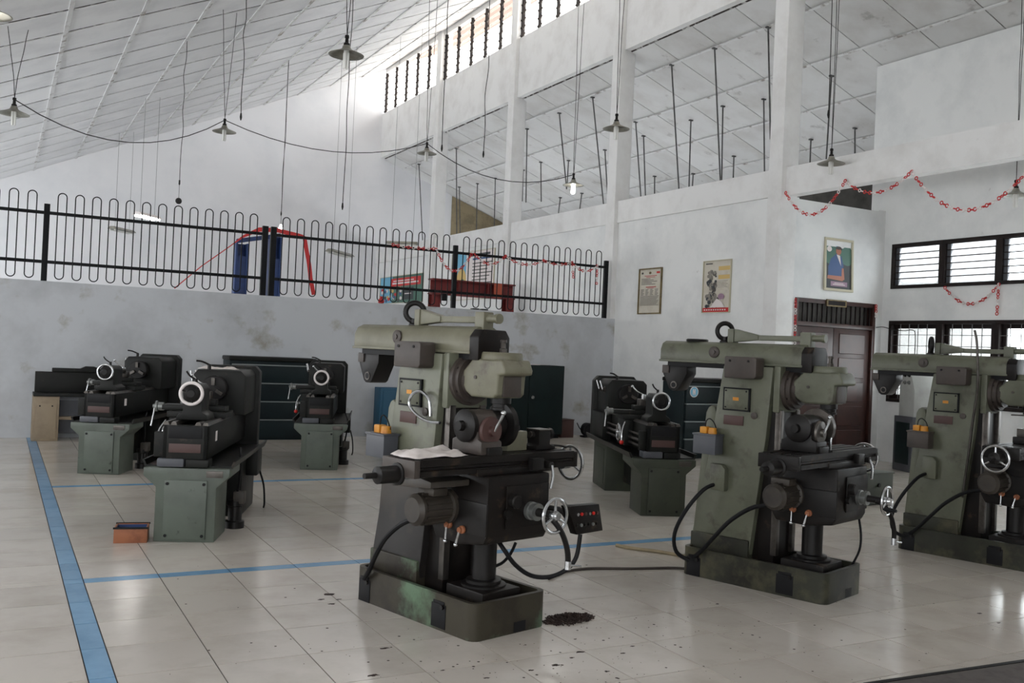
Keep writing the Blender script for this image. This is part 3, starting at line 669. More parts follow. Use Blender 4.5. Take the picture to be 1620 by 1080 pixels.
dividing_head('brown dividing head on the table of the oil-blackened milling machine', O1, -75, -.13, 'brown', 'brownd')
tg = mprod('steel_block', 'olive green block clamped behind the brown dividing head', 'block', O1, -75, (.30, .105, .8855)); G().box(-.07,.05,-.065,.075,0,.10).out('body', 'olive', tg, .006); G().box(-.05,.03,-.04,.04,.10,.125).out('top_plate', 'iron', tg, .004)
for a_ in (-.09,): G().box(a_-.015,a_+.02,-.03,.04,0,.03).out('clamp_foot', 'iron', tg, .003)
tsk = mprod('table_tailstock', 'dark tailstock support near the handwheel end of the blackened table', 'tailstock', O1, -75, (.33, .275, .8855))
G().prism([(-.05,0),(.09,0),(.09,.02),(.05,.03),(.055,.10),(-.035,.10),(-.03,.03),(-.05,.02)], 'yz', -.045, .045).out('body', 'iron', tsk, .006)
G().cyl((0,-.06,.08),(0,.09,.08),.016).out('centre', 'bare', tsk); G().rev((0,.075,.08),(0,1,0),[(0,.03),(.02,.03)],14).out('knob', 'iron', tsk)
G().box(-.05,.05,-.038,.062,.10,.108).out('cap', 'bare', tsk, .002)
G().tube([(.02,.09,.02),(.03,.15,.015),(.03,.19,.004)],.006,6,3).out('spanner', 'iron', tsk)
dividing_head('dark iron dividing head on the milling machine with the round cover on its overarm', O2, -72, -.30, 'iron', 'bare', -1)
vz = mprod('table_bar', 'upright bright steel bar beside the dark iron dividing head', 'steel bar', O2, -72, (.44,-.20,.8855)); G().box(-.008,.008,-.008,.008,-.0,.085).out('bar', 'chrome', vz, .003); G().cyl((0,0,0),(0,0,.012),.016).out('foot','iron',vz)
O3 = (6.554,4.555)
vb = mprod('machine_vise', 'grey machine vise on the milling machine before the barred windows', 'vise', O3, -76, (.35,.0,.8855))
G().box(-.09,.09,-.13,.13,0,.05).out('bed', 'iron', vb, .006); G().box(-.07,.07,-.11,-.05,.05,.11).out('fixed_jaw', 'bare', vb, .004); G().box(-.07,.07,.0,.06,.05,.11).out('moving_jaw', 'bare', vb, .004); G().cyl((0,.06,.05),(0,.18,.05),.012).out('screw', 'bare', vb)
# rag
rg = G(); n = 16; vs = {}
for i in range(n+1):
    for j in range(n+1):
        u_, v_ = i/n-.5, j/n-.5
        x = u_*.235*(1-.25*abs(v_))+.012*math.sin(v_*9); y = v_*.36*(1-.2*abs(u_))
        h_ = .012+.034*max(0, noise.noise(Vector((u_*3+4, v_*4, 1))))+.012*abs(noise.noise(Vector((u_*9, v_*9, 5))))
        edge = min(1, (0.5-max(abs(u_),abs(v_)))*6); vs[i,j] = rg.bm.verts.new((x, y, .002+h_*(.25+edge)))
for i in range(n):
    for j in range(n): rg.face([vs[i,j],vs[i+1,j],vs[i+1,j+1],vs[i,j+1]])
ro = rg.out('rag', 'cloth'); md = ro.modifiers.new('t', 'SOLIDIFY'); md.thickness = .002; md.offset = 1
ro.location = mloc(O1, -75, (.335,-.45,.8845)); ro.rotation_euler = (0,0,R(-75))
tag(ro, 'crumpled white rag on the end of the blackened mill table', 'rag')

r2 = bpy.data.objects.new('rag', ro.data); COL.objects.link(r2); r2.scale = (.8,.9,.6); r2.rotation_euler = (0,0,R(68)); md = r2.modifiers.new('t', 'SOLIDIFY'); md.thickness = .002; md.offset = 1
_a = R(68); r2.location = (1.165+1.22*math.cos(_a)-.05*math.sin(_a), 6.665+1.22*math.sin(_a)+.05*math.cos(_a), 1.139)
tag(r2, 'crumpled white rag on top of the front lathe headstock', 'rag')
# ================================================================== LATHES
def lathe(label, loc, yaw, cab='lcab', dk='lathe', L=1.75, white_wheel=True, D=False, extra=True):
    t = thing('lathe', label, 'lathe', (loc[0], loc[1], 0), R(yaw), 'metalworking lathes')
    hx = L-.62
    c = G().prism([(-.2,0),(.2,0),(.2,.37),(.285,.445),(.285,.50),(-.285,.50),(-.285,.445),(-.2,.37)], 'yz', 0, .40).out('tail_cabinet', cab, t, .008)
    p = G().box(-.014,0,-.14,.14,.02,.42).out('access_panel', cab, c, .004)
    for y in (-.12,.12):
        for z in (.045,.395): G().cyl((-.013,y,z),(-.019,y,z),.011,None,10).out('panel_screw', 'rubber', p)
    h = G().box(hx,L,-.21,.21,0,.50).out('head_cabinet', dk if not D else cab, t, .01)
    G().box(hx+.08,L-.08,.208,.216,.06,.42).out('access_panel', dk if not D else cab, h, .004)
    G().box(.38,hx+.02,-.015,.015,.1,.4).out('cabinet_web', dk, t)
    G().prism([(-.29,.495),(.29,.495),(.31,.545),(.295,.545),(.28,.51),(-.28,.51),(-.295,.545),(-.31,.545)], 'yz', .06, L-.02).out('chip_tray', dk, t)
    G().box(-.01,.14,.02,.2,.505,.565).out('foot_block', 'grey', t, .015); G().box(-.005,.14,-.14,.01,.505,.56).out('foot_block', dk, t, .01)
    G().box(-.006,0,-.24,-.13,.44,.485).out('switch_plate', 'bare', c, .003)
    # bed
    bd = G().box(.0,.08,-.125,.165,.56,.79).box(.0,L-.05,-.125,-.095,.56,.79).box(.0,L-.05,.135,.165,.56,.79).box(.08,L-.05,-.095,.135,.60,.64).out('bed', dk, t, .006)
    for y in (-.11,-.06,.10,.15): G().prism([(y-.022,.79),(y+.022,.79),(y+.012,.812),(y-.012,.812)], 'yz', .0, L-.06).out('bed_way', 'bare', bd)
    G().prism([(-.09,.70),(.13,.70),(.13,.775),(.11,.785),(-.07,.785),(-.09,.775)], 'yz', -.004, .02).out('bed_opening_shade', 'rubber', bd, .004)  # dark plate on the bed end paints the shade of its recess
    G().box(-.004,.01,-.085,.125,.605,.665).out('name_plate', 'brownd', bd, .002)
    if extra: G().box(.28,.34,-.1275,-.124,.66,.73).out('paper_label', 'white', bd)
    # tailstock
    ts = G().prism([(-.09,.812),(.13,.812),(.12,.85),(.085,.87),(.085,1.03),(.06,1.062),(-.02,1.062),(-.045,1.03),(-.045,.87),(-.08,.85)], 'yz', .17, .42).out('tailstock', dk, t, .01)
    G().cyl((.12,.02,1.0),(.62,.02,1.0),.028).out('quill', 'bare', ts)
    hw = G().torus((.12,.02,1.0), (1,0,0), .074, .0115, 32, 10).out('tailstock_wheel', 'white' if white_wheel else 'chrome', t)
    G().rev((.12,.02,1.0), (-1,0,0), [(-.02,.056),(.0,.056),(.004,.05),(.01,.03),(.02,.026)], 22).out('wheel_hub', 'iron', hw)
    for k in range(3):
        a = R(20+120*k); G().cyl((.12,.02+.04*math.cos(a),1.0+.04*math.sin(a)), (.12,.02+.07*math.cos(a),1.0+.07*math.sin(a)), .008, .007, 8).out('spoke', 'iron', hw)
    G().cyl((.25,.02,1.06),(.25,.02,1.10),.012).tube([(.25,.02,1.09),(.23,.06,1.12),(.22,.08,1.15)], .007, 6, 3).out('clamp_lever', 'iron', ts)
    # carriage
    sd = G(); sd.box(.50,.82,-.15,.27,.80,.845); sd.box(.60,.75,-.13,.33,.845,.885); sd.box(.61,.74,-.05,.14,.885,.93); cg = sd.out('carriage', dk, t, .008)
    G().rev((.675,.33,.865), (0,1,0), [(0,.03),(.04,.03),(.045,.04),(.06,.04),(.062,.015),(.08,.015)], 18).out('cross_slide_dial', 'dial', cg)
    G().tube([(.675,.395,.865),(.66,.40,.80),(.645,.41,.72)], .008, 6, 3).out('cross_slide_handle', 'chrome', cg)
    G().box(.625,.725,-.01,.09,.93,.99).out('tool_post', 'bare', cg, .006); G().cyl((.675,.04,.99),(.675,.04,1.035),.022).tube([(.675,.04,1.03),(.69,.10,1.06),(.70,.14,1.10)], .008, 6, 3).sph((.70,.145,1.105), .014).out('tool_post_lever', 'chrome', cg)
    ap = G().box(.50,.80,.165,.25,.56,.80).out('apron', dk, t, .01)
    handwheel(t, (.58,.29,.68), (0,1,0), .075, .008, 'chrome')
    G().tube([(.46,.26,.78),(.42,.29,.72),(.40,.30,.66),(.40,.30,.61)], .009, 8, 3).out('feed_handle', 'chrome', ap)
    G().sph((.40,.30,.60), .021).out('red_knob', 'redk', ap)
    for z, r_ in ((.60,.012),(.65,.014),(.70,.009)): G().cyl((.06,.205,z),(hx+.05,.205,z),r_,None,10).out('feed_rod', 'bare', t)
    G().box(.02,.07,.165,.23,.57,.74).out('rod_bracket', dk, t, .006)
    # headstock
    hs = G().prism([(-.20,.79),(.21,.79),(.21,1.09),(.17,1.14),(-.16,1.14),(-.20,1.10)], 'yz', hx+.03, L-.06).out('headstock', dk, t, .012)
    G().prism([(-.23,.50),(.25,.50),(.25,1.11),(.20,1.165),(-.19,1.165),(-.23,1.12)], 'yz', L-.06, L+.06).out('gear_cover', dk, t, .01)
    G().prism([(.17,.52),(.26,.52),(.26,.79),(.17,.79)], 'yz', hx, L-.06).out('feed_gearbox', dk, t, .008)
    ch = G().rev((hx+.03,.02,1.0), (-1,0,0), [(0,.07),(.04,.07),(.042,.098),(.12,.098),(.125,.092)], 30).out('chuck', 'iron', t)
    for k in range(3):
        a = R(90+120*k); G().obox((hx-.105,.02+.055*math.cos(a),1.0+.055*math.sin(a)), (.05,.055,.026), (a,0,0)).out('jaw', 'bare', ch)
    for x, y in ((hx+.18,.214),(hx+.36,.214)):
        G().rev((x,.208,1.03), (0,1,0), [(0,.035),(.01,.035),(.015,.02),(.03,.02)], 16).out('speed_boss', 'bare', hs); G().cyl((x,.235,1.03),(x+.03,.26,1.12),.007).out('speed_lever', 'chrome', hs)
    G().cyl((hx+.12,.1,1.14),(hx+.12,.1,1.18),.014).tube([(hx+.12,.1,1.175),(hx+.08,.15,1.2),(hx+.06,.19,1.205)], .008, 6, 3).out('top_lever', 'iron', hs)
    # rear side: motor box and pump
    G().box(L-.45,L-.22,-.30,-.21,.30,.50).out('electric_box', 'lathe', t, .01)
    pu = G().rev((.55,-.24,.0), (0,0,1), [(0,.07),(.05,.07),(.055,.05),(.16,.05),(.165,.06),(.2,.06)], 18).out('coolant_pump', 'iron', t)
    G().box(.50,.58,-.31,-.23,.18,.27).out('pump_motor', 'motor', pu, .008)
    G().tube([(.55,-.24,.2),(.5,-.27,.35),(.45,-.28,.5),(.6,-.25,.58)], .009, 6, 4).out('coolant_hose', 'rubber', t)
    G().tube([(L-.3,-.3,.32),(L-.26,-.33,.2),(L-.24,-.34,.06),(L-.2,-.33,.006)], .008, 6, 4).out('power_cable', 'rubber', t)
    return t
lathe('green-cabinet lathe with white tailstock wheel, small wooden crate at its foot', (1.165,6.665), 68, 'lcab', L=1.6)
lathe('green-cabinet lathe standing in front of the beige pedestal bench', (.92,10.07), 64, 'lcab', white_wheel=False)
lathe('green-cabinet lathe standing in front of the wide teal cabinet', (3.13,10.02), 70, 'lcab', L=1.65, white_wheel=True, extra=False)
lathe('dark dull green lathe between two milling machines, near the framed notices', (5.19,6.63), 68, 'lcabd', L=2.05, white_wheel=False, D=True, extra=False)

# ================================================================== RAILING
YR = YB+.06
rl = thing('railing', 'black steel railing with looped bars on top of the low wall', 'railing', (0, YR, 2.02))
POSTS = [-2.39, .49, 3.31, 3.43, 6.33, 9.22]
for x in POSTS: G().box(x-.035 if x not in (3.31,3.43) else x-.04, x+.035 if x not in (3.31,3.43) else x+.04, -.03, .03, 0, 1.0).out('post', 'black', rl, .004)
for a, b in ((-4.4,-2.39),(-2.39,.49),(.49,3.31),(3.43,6.33),(6.33,9.22)):
    for z in (.885, .25): G().box(a+.03, b-.03, -.02, .02, z-.02, z+.02).out('rail', 'black', rl, .003)
lp_ = []
for k in range(9): lp_.append((.052*math.cos(math.pi*k/8), 1.10+.052*math.sin(math.pi*k/8)))
for k in range(9): lp_.append((-.052*math.cos(math.pi*k/8), .085-.052*math.sin(math.pi*k/8)))
lg = G(); pts = [(x,-.028,z) for x,z in lp_]; lg.tube(pts+[pts[0]], .0078, 6)
lme = lg.mesh('loop_bar', 'black')
for a, b in ((-2.39,.49),(.49,3.31),(3.43,6.33),(6.33,9.22)):
    for k in range(13): link('loop_bar', lme, rl, (a+.175+k*(b-a-.35)/12, 0, 0))
for k in range(8): link('loop_bar', lme, rl, (-4.2+k*.21, 0, 0))

# ================================================================== LAMPS AND CORDS
SHD = [(0,.03),(.005,.036),(.03,.044),(.045,.062),(.06,.095),(.078,.14),(.092,.172)]
def cordpts(top, bot, wob=.02, n=7):
    top = Vector(top); bot = Vector(bot); s0 = rnd.random()*9
    return [top.lerp(bot, k/n)+Vector((noise.noise(Vector((s0,k*.8,0))), noise.noise(Vector((s0,k*.8,7))), 0))*wob*math.sin(math.pi*k/n)*2 for k in range(n+1)]
def lamp(label, px, py, wpx, lit=False, aisle=False, D=.344):
    dep = FPX*D/wpx; d = ray(px, py)/FPX*dep; p = CAMP+d
    zt = za(p.x) if aisle else zc(p.x)
    t = thing('pendant_lamp', label, 'lamp', p, 0, 'pendant workshop lamps')
    sg = G(); sg.rev((0,0,.06), (0,0,-1), SHD, 28, False); o = sg.out('lamp_shade', 'enamel', t)
    md = o.modifiers.new('t', 'SOLIDIFY'); md.thickness = .003
    G().rev((0,0,.06), (0,0,1), [(0,.03),(.02,.03),(.03,.018),(.07,.016),(.075,.022),(.10,.02)], 14).out('lamp_holder', 'iron', t)
    b = G(); b.rev((0,0,.03), (0,0,-1), [(0,.026),(.045,.026)], 12)
    for k in range(4):
        a = R(45+90*k); b.rev((.019*math.cos(a),.019*math.sin(a),-.012), (0,0,-1), [(0,.0135),(.145,.0135),(.155,.006)], 8)
    b.out('lit_bulb' if lit else 'bulb', 'lit' if lit else 'bulb', t)
    c = G(); n = 2
    for k in range(n):
        s_ = (k-.5)*.10
        c.tube([Vector((0,0,.155))]+[q-p for q in cordpts(p+Vector((s_*.4,s_*.3,.4)), Vector((p.x+s_*2.2, p.y+s_, zt-.004)), .006)], .0042, 5, 2)
    c.out('cord', 'cord', t)
    return p
L1_ = lamp('unlit pendant lamp hanging clear of the drooping cable high over the lathes', 548, 82, 56)
L2_ = lamp('unlit pendant lamp wired on the drooping cable left of the far gable corner', 355, 205, 37)
L3_ = lamp('unlit pendant lamp hanging in front of the column closest to the gable', 675, 240, 32)
L4_ = lamp('unlit pendant lamp in front of the column at the railing end', 975, 200, 43)
L5_ = lamp('lit pendant lamp in front of the beam above the railing', 907, 290, 34, True)
L6_ = lamp('unlit pendant lamp in front of the free white beam', 1315, 255, 43)
L7_ = lamp('unlit pendant lamp at the end of the drooping cable over the low wall', 22, 176, 46)
L8_ = lamp('unlit pendant lamp in the aisle under the free beam by the louvre windows', 1607, 306, 46, False, True)
L9_ = lamp('lit pendant lamp high under the mouldy ceiling', -14, 18, 62, True)
def sagcable(pts, sag, r=.006):
    out = []
    for (a, b), s_ in zip(zip(pts[:-1], pts[1:]), sag):
        for k in range(10):
            u_ = k/10; q = a.lerp(b, u_); q.z -= s_*4*u_*(1-u_); out.append(q)
    return out+[pts[-1]]
cu = Vector((0,0,.14))
tag(G().tube(sagcable([L7_+cu, L2_+cu, L3_+cu, L5_+cu], [.42,.30,.34]), .0065, 6).out('lamp_cable', 'cord'), 'long drooping black cable linking the pendant lamps', 'cable')
def ceilpt(px, py): return onp(px, py, (-.456,0,1), 4.938)
def hangcord(top, zb, label, end=None, r=.0055, grp='loose cords hanging from the hall ceiling'):
    t = thing('hanging_cord', label, 'cord', top, 0, grp)
    n = 8; P = cordpts((0,0,-.002), (noise.noise(top)*.05, 0, zb-top.z), .025, n)
    G().tube(P, r, 6, 3).out('cord', 'cord', t)
    e = P[-1]
    if end == 'ball': G().sph(e-Vector((0,0,.33)), .05).cyl(e, e-Vector((0,0,.3)), .003).rev(e, (0,0,-1), [(0,.012),(.06,.014),(.08,.006)], 8).out('pull_ball', 'cord', t)
    else: G().rev(e+Vector((0,0,.01)), (0,0,-1), [(0,.01),(.05,.016),(.06,.016),(.1,.006)], 8).out('plug', 'iron', t)
    return t
def ztop(px, py, Y): return on(px, py, 1, Y).z
tp = ceilpt(296,65); hangcord(tp, on(286,285,1,tp.y).z, 'loose cord ending in a dark ball beside the drooping cable', 'ball')
tp = ceilpt(457,95); hangcord(tp, on(444,335,1,tp.y).z, 'thin loose cord hanging down to the blue lift top')
for px0, pxb, pyb, Y, lab in ((388,381,180,13.2,'loose cord ending beside the lamp on the drooping cable'), (556,542,322,13.0,'long loose cord behind the largest lamp'), (706,699,230,12.5,'loose cord beside the lamp before the column closest to the gable'), (778,765,240,13.0,'loose cord before the column after the railing end'), (1303,1309,175,8.2,'thick loose cord over the free beam')):
    q = on(pxb, pyb, 1, Y); hangcord(Vector((q.x, q.y, zc(q.x))), q.z, lab)
# fluorescent and bulb fixtures over the raised floor
def fixture(label, p0, p1, lit=False, tubes=2):
    p0 = Vector(p0); p1 = Vector(p1); c = (p0+p1)/2; d = p1-p0; ln = d.length
    t = thing('tube_light', label, 'light fixture', c, math.atan2(d.y, d.x), 'tube lights on chains over the raised floor')
    G().prism([(-.12,0),(.12,0),(.05,.06),(-.05,.06)], 'yz', -ln/2, ln/2).out('housing', 'enamel' if not lit else 'white', t, .004)
    for s_ in (-.06, .06): G().cyl((-ln/2+.02,s_,-.02), (ln/2-.02,s_,-.02), .016, None, 10).out('tube', 'lit' if lit else 'bulb', t)
    for s_ in (-1, 1):
        x = s_*ln*.35; w_ = Matrix.Rotation(math.atan2(d.y,d.x),3,'Z') @ Vector((x,0,0)); zt = zc(c.x+w_.x)-c.z
        G().cyl((x,0,.05),(x,0,zt-.004+0*w_.x),.004,None,5).out('chain', 'chain', t)
q = on(193,365,1,23.6); fixture('small unlit tube light on chains beside the lit one', q+Vector((-.25,-.3,0)), q+Vector((.25,.3,0)))
q = on(233,343,1,19.9); fixture('glowing tube light on chains behind the railing', q+Vector((-.22,-.25,0)), q+Vector((.22,.25,0)), True)
fixture('unlit tube light on chains between the blue lift and the column wall', on(522,408,1,19.6), on(554,396,1,20.4))
fixture('unlit tube light on chains close to the column wall', on(612,383,1,20.6), on(660,389,1,20.2))
bl = on(444,362,1,20.0); t = thing('bare_bulb', 'glowing bare bulb on a cord above the blue lift', 'light bulb', bl); G().sph((0,0,0), .05).rev((0,0,.04),(0,0,1),[(0,.03),(.05,.02)],10).out('bulb', 'lit', t); G().cyl((0,0,.09),(0,0,zc(bl.x)-bl.z-.004),.005,None,5).out('cord', 'cord', t)
# hanger rods from the side ceiling
def aislept(px, py): return onp(px, py, (.356,0,1), 6.72+.356*9.41)
def c3(a, b): return (800+a/3.6, b/3.6)
def c4(a, b): return (1200+a/3.376, b/3.376)
def c7(a, b): return (590+a/3.6, 220+b/3.6)
rods = [(c3,945,365,995,1080),(c3,1190,270,1230,1035),(c3,1495,150,1512,700),(c3,1055,680,1045,1070),(c3,1237,600,1232,1030),(c3,1470,560,1478,980),(c3,740,690,775,1080),(c3,785,770,800,1085),(c3,848,1000,850,1090),(c3,1068,985,1062,1065),(c3,1300,885,1297,1015),(c3,122,730,118,1090),(c3,305,640,350,1010),(c3,495,550,560,1090),(c3,565,850,585,1090),(c3,358,910,352,1005),(c3,100,965,97,1090),(c3,200,920,205,1090),
 (c7,262,140,285,525),(c7,475,50,480,545),(c7,697,220,692,495),(c7,492,270,500,540),(c7,595,250,590,520),(c7,1067,330,1052,430),(c7,1190,305,1172,403),
 (c4,390,400,360,850),(c4,280,740,275,870),(c4,515,680,518,818)]
for f_, a, b, c, d in rods:
    p = aislept(*f_(a, b)); q = on(*f_(c, d), 1, p.y); q.z -= .25
    bay = 'over the side room past the brown door' if p.y < 10.4 else 'above the wall with the framed notices' if p.y < 15 else 'in the opening behind the lit pendant lamp' if p.y < 20.5 else 'in the opening next to the far gable'
    t = thing('hanger_rod', 'dark steel rod dangling from the side ceiling '+bay, 'rod', p, 0, 'hanger rods '+bay)
    e = q-p; G().tube([(0,0,-.002), e], .013, 6).out('rod', 'steel', t); G().box(-.04,.04,-.02,.02,-.03,-.006).out('clip', 'steel', t)

# ================================================================== PAPER CHAINS
def chain(name, label, swags, step=.042, r=.019, group='red and white paper chains', tails=()):
    t = thing(name, label, 'paper chain', swags[0][0], 0, group); o = swags[0][0]
    gr, gw = G(), G(); i = 0
    segs = [(a, b, s_) for a, b, s_ in swags]+[(a, b, 0) for a, b in tails]
    for a, b, s_ in segs:
        n = max(3, int((b-a).length*(1+2.2*(s_/max((b-a).length,.01))**2)/step))
        for k in range(n+1):
            u_ = k/n; q = a.lerp(b, u_); q.z -= s_*4*u_*(1-u_); q = q-o
            dr_ = (b-a).normalized(); dr_.z -= s_*4*(1-2*u_)/max((b-a).length,.01); dr_.normalize()
            sd = dr_.cross(Vector((0,0,1))) if abs(dr_.z) < .95 else Vector((1,0,0))
            ax = sd if i%2 == 0 else dr_.cross(sd)
            (gr if i%5 < 3 else gw).torus(q, ax, r, .007, 10, 4); i += 1
    tag(gr.out('red_links', 'red', t), kind='stuff'); tag(gw.out('white_links', 'white', t), kind='stuff'); return t
xb = XR-.06
b0, b1, b2, b3 = on(1243,305,0,xb), on(1337,286,0,xb), on(1442,271,0,xb), on(1632,262,0,xb)
chain('paper_chain', 'red and white paper chain swagged along the free beam', [(b0,b1,.36),(b1,b2,.20),(b2,b3,.46)])
xw_ = XW-.05
a, b = on(1495,455,0,xw_), on(1580,450,0,xw_)
chain('paper_chain', 'red and white paper chain swagged below the louvre windows', [(a,b,.24)], tails=[(b, on(1577,496,0,xw_))])
yy = YR-.06
P = [on(*p,1,yy) for p in ((622,387),(690,393),(748,398),(800,405),(860,412),(905,415),(945,420))]
chain('paper_chain', 'red and gold paper chain draped along the railing', [(P[0],P[1],.02),(P[1],P[2],.33),(P[2],P[3],.16),(P[3],P[4],.1),(P[4],P[5],.05),(P[5],P[6],.12)], .04, .02, tails=[(P[5], on(907,438,1,yy)),(P[6], on(944,448,1,yy))])
yy = YD-.03
chain('paper_chain', 'red and white paper strip hanging down the left door post', [(on(1259,474,1,yy), on(1256,590,1,yy), 0)], .045, .02)
chain('paper_chain', 'short red paper tuft at the right top corner of the door', [(on(1386,484,1,yy), on(1386,500,1,yy), 0)], .03, .02)

# ================================================================== FRAMED NOTICES
def framed(name, label, cat, o, ux, w_, h_, fmat, marks, border=.03, group=None, nrm=None, fw=.02):
    """o: bottom-left corner, ux: horizontal direction; marks: (u0,u1,v0,v1,mat) in 0..1"""
    ux = Vector(ux).normalized(); uz = Vector((0,0,1)); n = ux.cross(uz) if nrm is None else Vector(nrm)
    t = thing(name, label, cat, o, 0, group)
    def slab_(u0, u1, v0, v1, d0, d1):
        P = [ux*u+uz*v+n*d for d in (d0,d1) for u,v in ((u0,v0),(u1,v0),(u1,v1),(u0,v1))]
        return P[:4], P[4:]
    g = G()
    for q in ((0,w_,0,border),(0,w_,h_-border,h_),(0,border,border,h_-border),(w_-border,w_,border,h_-border)): g.hexa(*slab_(*q, .002, fw+.01))
    g.out('frame', fmat, t, .002)
    ms = []
    for m in marks:
        if m[4] not in ms: ms.append(m[4])
    iw, ih = w_-2*border, h_-2*border
    gp = G(); gp.hexa(*slab_(border, w_-border, border, h_-border, .002, fw*.6)); gp.out('backing', marks[0][4], t)
    g = G(); dd = fw*.6
    for i, m in enumerate(marks[1:]):
        g.mi = ms.index(m[4]); d = dd+.0006+.0002*i
        if len(m) == 5:
            g.quad([ux*(border+u*iw)+uz*(border+v*ih)+n*d for u,v in ((m[0],m[2]),(m[1],m[2]),(m[1],m[3]),(m[0],m[3]))])
        else: g.quad([ux*(border+u*iw)+uz*(border+v*ih)+n*d for u,v in m[5]])
    g.out('print', [M[k] for k in ms], t, ang=180)
    return t
def poly(m, pts): return (0,0,0,0,m,pts)
def disc(m, cx_, cy_, rx, ry, n=16): return poly(m, [(min(1,max(0,cx_+rx*math.cos(2*math.pi*k/n))), min(1,max(0,cy_+ry*math.sin(2*math.pi*k/n)))) for k in range(n)])
mk = [(0,0,0,0,'paper')]
mk += [disc('ink',.12,.92,.05,.025), disc('gold',.48,.92,.06,.03), (.78,.94,.90,.945,'redk')]
mk += [(.22,.80,.845,.86,'rink'),(.3,.72,.815,.828,'rink')]
v = .78
for k in range(5): mk.append((.08,.5+.08*(k*7%5),v,v+.012,'ink')); v -= .032
mk += [(.3,.78,.585,.605,'rink'),(.38,.68,.56,.572,'rink')]
v = .53
for k in range(5):
    for j in range(4): mk.append((.08+.22*j,.08+.22*j+.15-.02*((k+j)%3),v,v+.012,'ink'))
    v -= .03
for k in range(9): mk.append((.06,.93-.03*(k%4),v,v+.009,'ink')); v -= .026
framed('framed_notice', 'narrow framed notice of printed text, closest to the railing end', 'notice', (XR-.0, 12.90, 2.09), (0,-1,0), .62, .76, 'gold', mk, .022, nrm=(-1,0,0))
mk = [(0,0,0,0,'paper'), (.06,.32,.94,.965,'ink'), (.55,.97,.81,.89,'pyel'), (.55,.97,.64,.72,'pyel'), (.0,1,0,.085,'red')]
rr = random.Random(3)
for k in range(60):
    v_ = .1+.7*rr.random(); u_ = .08+.42*rr.random()*(1.15-v_*.5); s_ = .03+.05*rr.random()
    mk.append(disc(['pgr','ink','pdk','pgr'][k%4], u_+.05, v_, s_, s_*.6, 7))
mk += [poly('white', [(.3,.09),(.85,.09),(.72,.2),(.55,.26),(.42,.18)]), disc('plv',.7,.3,.12,.06,9), (.62,.96,.42,.5,'paper')]
for k in range(5): mk.append((.57,.93-.05*(k%2),.60-.03*k,.607-.03*k,'pgr'))
for k in range(10): mk.append((.08+.085*k,.08+.085*k+.05,.03,.055,'white'))
framed('framed_poster', 'wide framed picture with two yellow boxes and a red bottom band', 'poster', (XR, 11.255, 2.09), (0,-1,0), .62, .79, 'cream', mk, .012, nrm=(-1,0,0))
mk = [(0,0,0,0,'pdk'), disc('pgrn',.2,.75,.35,.25), disc('pgrn',.85,.7,.3,.2), poly('plb',[(.3,.93),(.5,.97),(.45,.86)]), disc('white',.14,.82,.1,.06,9),
 poly('pblu', [(.1,.2),(.62,.2),(.70,.5),(.62,.68),(.42,.74),(.2,.62),(.1,.45)]), poly('white', [(.42,.72),(.56,.70),(.6,.48)]), disc('pskin',.50,.79,.105,.08), disc('ink',.50,.858,.115,.034),
 poly('pskin',[(.06,.20),(.66,.17),(.74,.22),(.7,.27),(.08,.27)]), poly('pskin',[(.62,.2),(.74,.2),(.70,.44),(.63,.44)]), (.2,.85,.05,.15,'plv'), (.28,.76,.08,.095,'white'), (.34,.7,.11,.122,'white')]
fp = framed('framed_portrait', 'framed portrait of a seated person in a blue jacket above the door', 'portrait', (10.32, YD, 2.455), (1,0,0), .585, .76, 'cream', mk, .035, nrm=(0,-1,0))
fp.rotation_euler = (R(-2.2),0,0); fp.location.y = YD-.012
mk = [(0,0,0,0,'pgrn'), (0,.3,0,1,'plb'), (.25,.95,.62,.92,'red'), (.3,.9,.7,.76,'white'), (.32,.8,.8,.84,'white'), (.55,.8,.1,.55,'pdk'), (.6,.75,.3,.34,'white')]
for k in range(26): mk.append(disc(['white','pdk','red','pyel','pblu'][k%5], .05+.5*rr.random(), .06+.48*rr.random(), .03, .07, 7))
framed('wall_banner', 'wide colourful banner with a red heading on the column wall behind the railing', 'banner', (XR, 25.15, 2.52), (0,-1,0), 3.05, .74, 'cream', mk, .012, nrm=(-1,0,0))
mk = [(0,0,0,0,'white'), (0,.35,.25,1,'plb'), (.02,.12,0,.5,'red'), disc('pyel',.24,.42,.12,.25), disc('pgrn',.27,.32,.08,.12), (.4,.9,.9,.95,'pdk'), (.5,.95,.82,.86,'pblu')]
for k in range(9): mk.append((.5,.95-.05*(k%3),.74-.07*k,.76-.07*k,'ink'))
framed('wall_chart', 'tall white chart with a blue and yellow picture behind the railing', 'chart', (XR, 20.4, 2.5), (0,-1,0), 2.2, 1.1, 'cream', mk, .012, nrm=(-1,0,0))

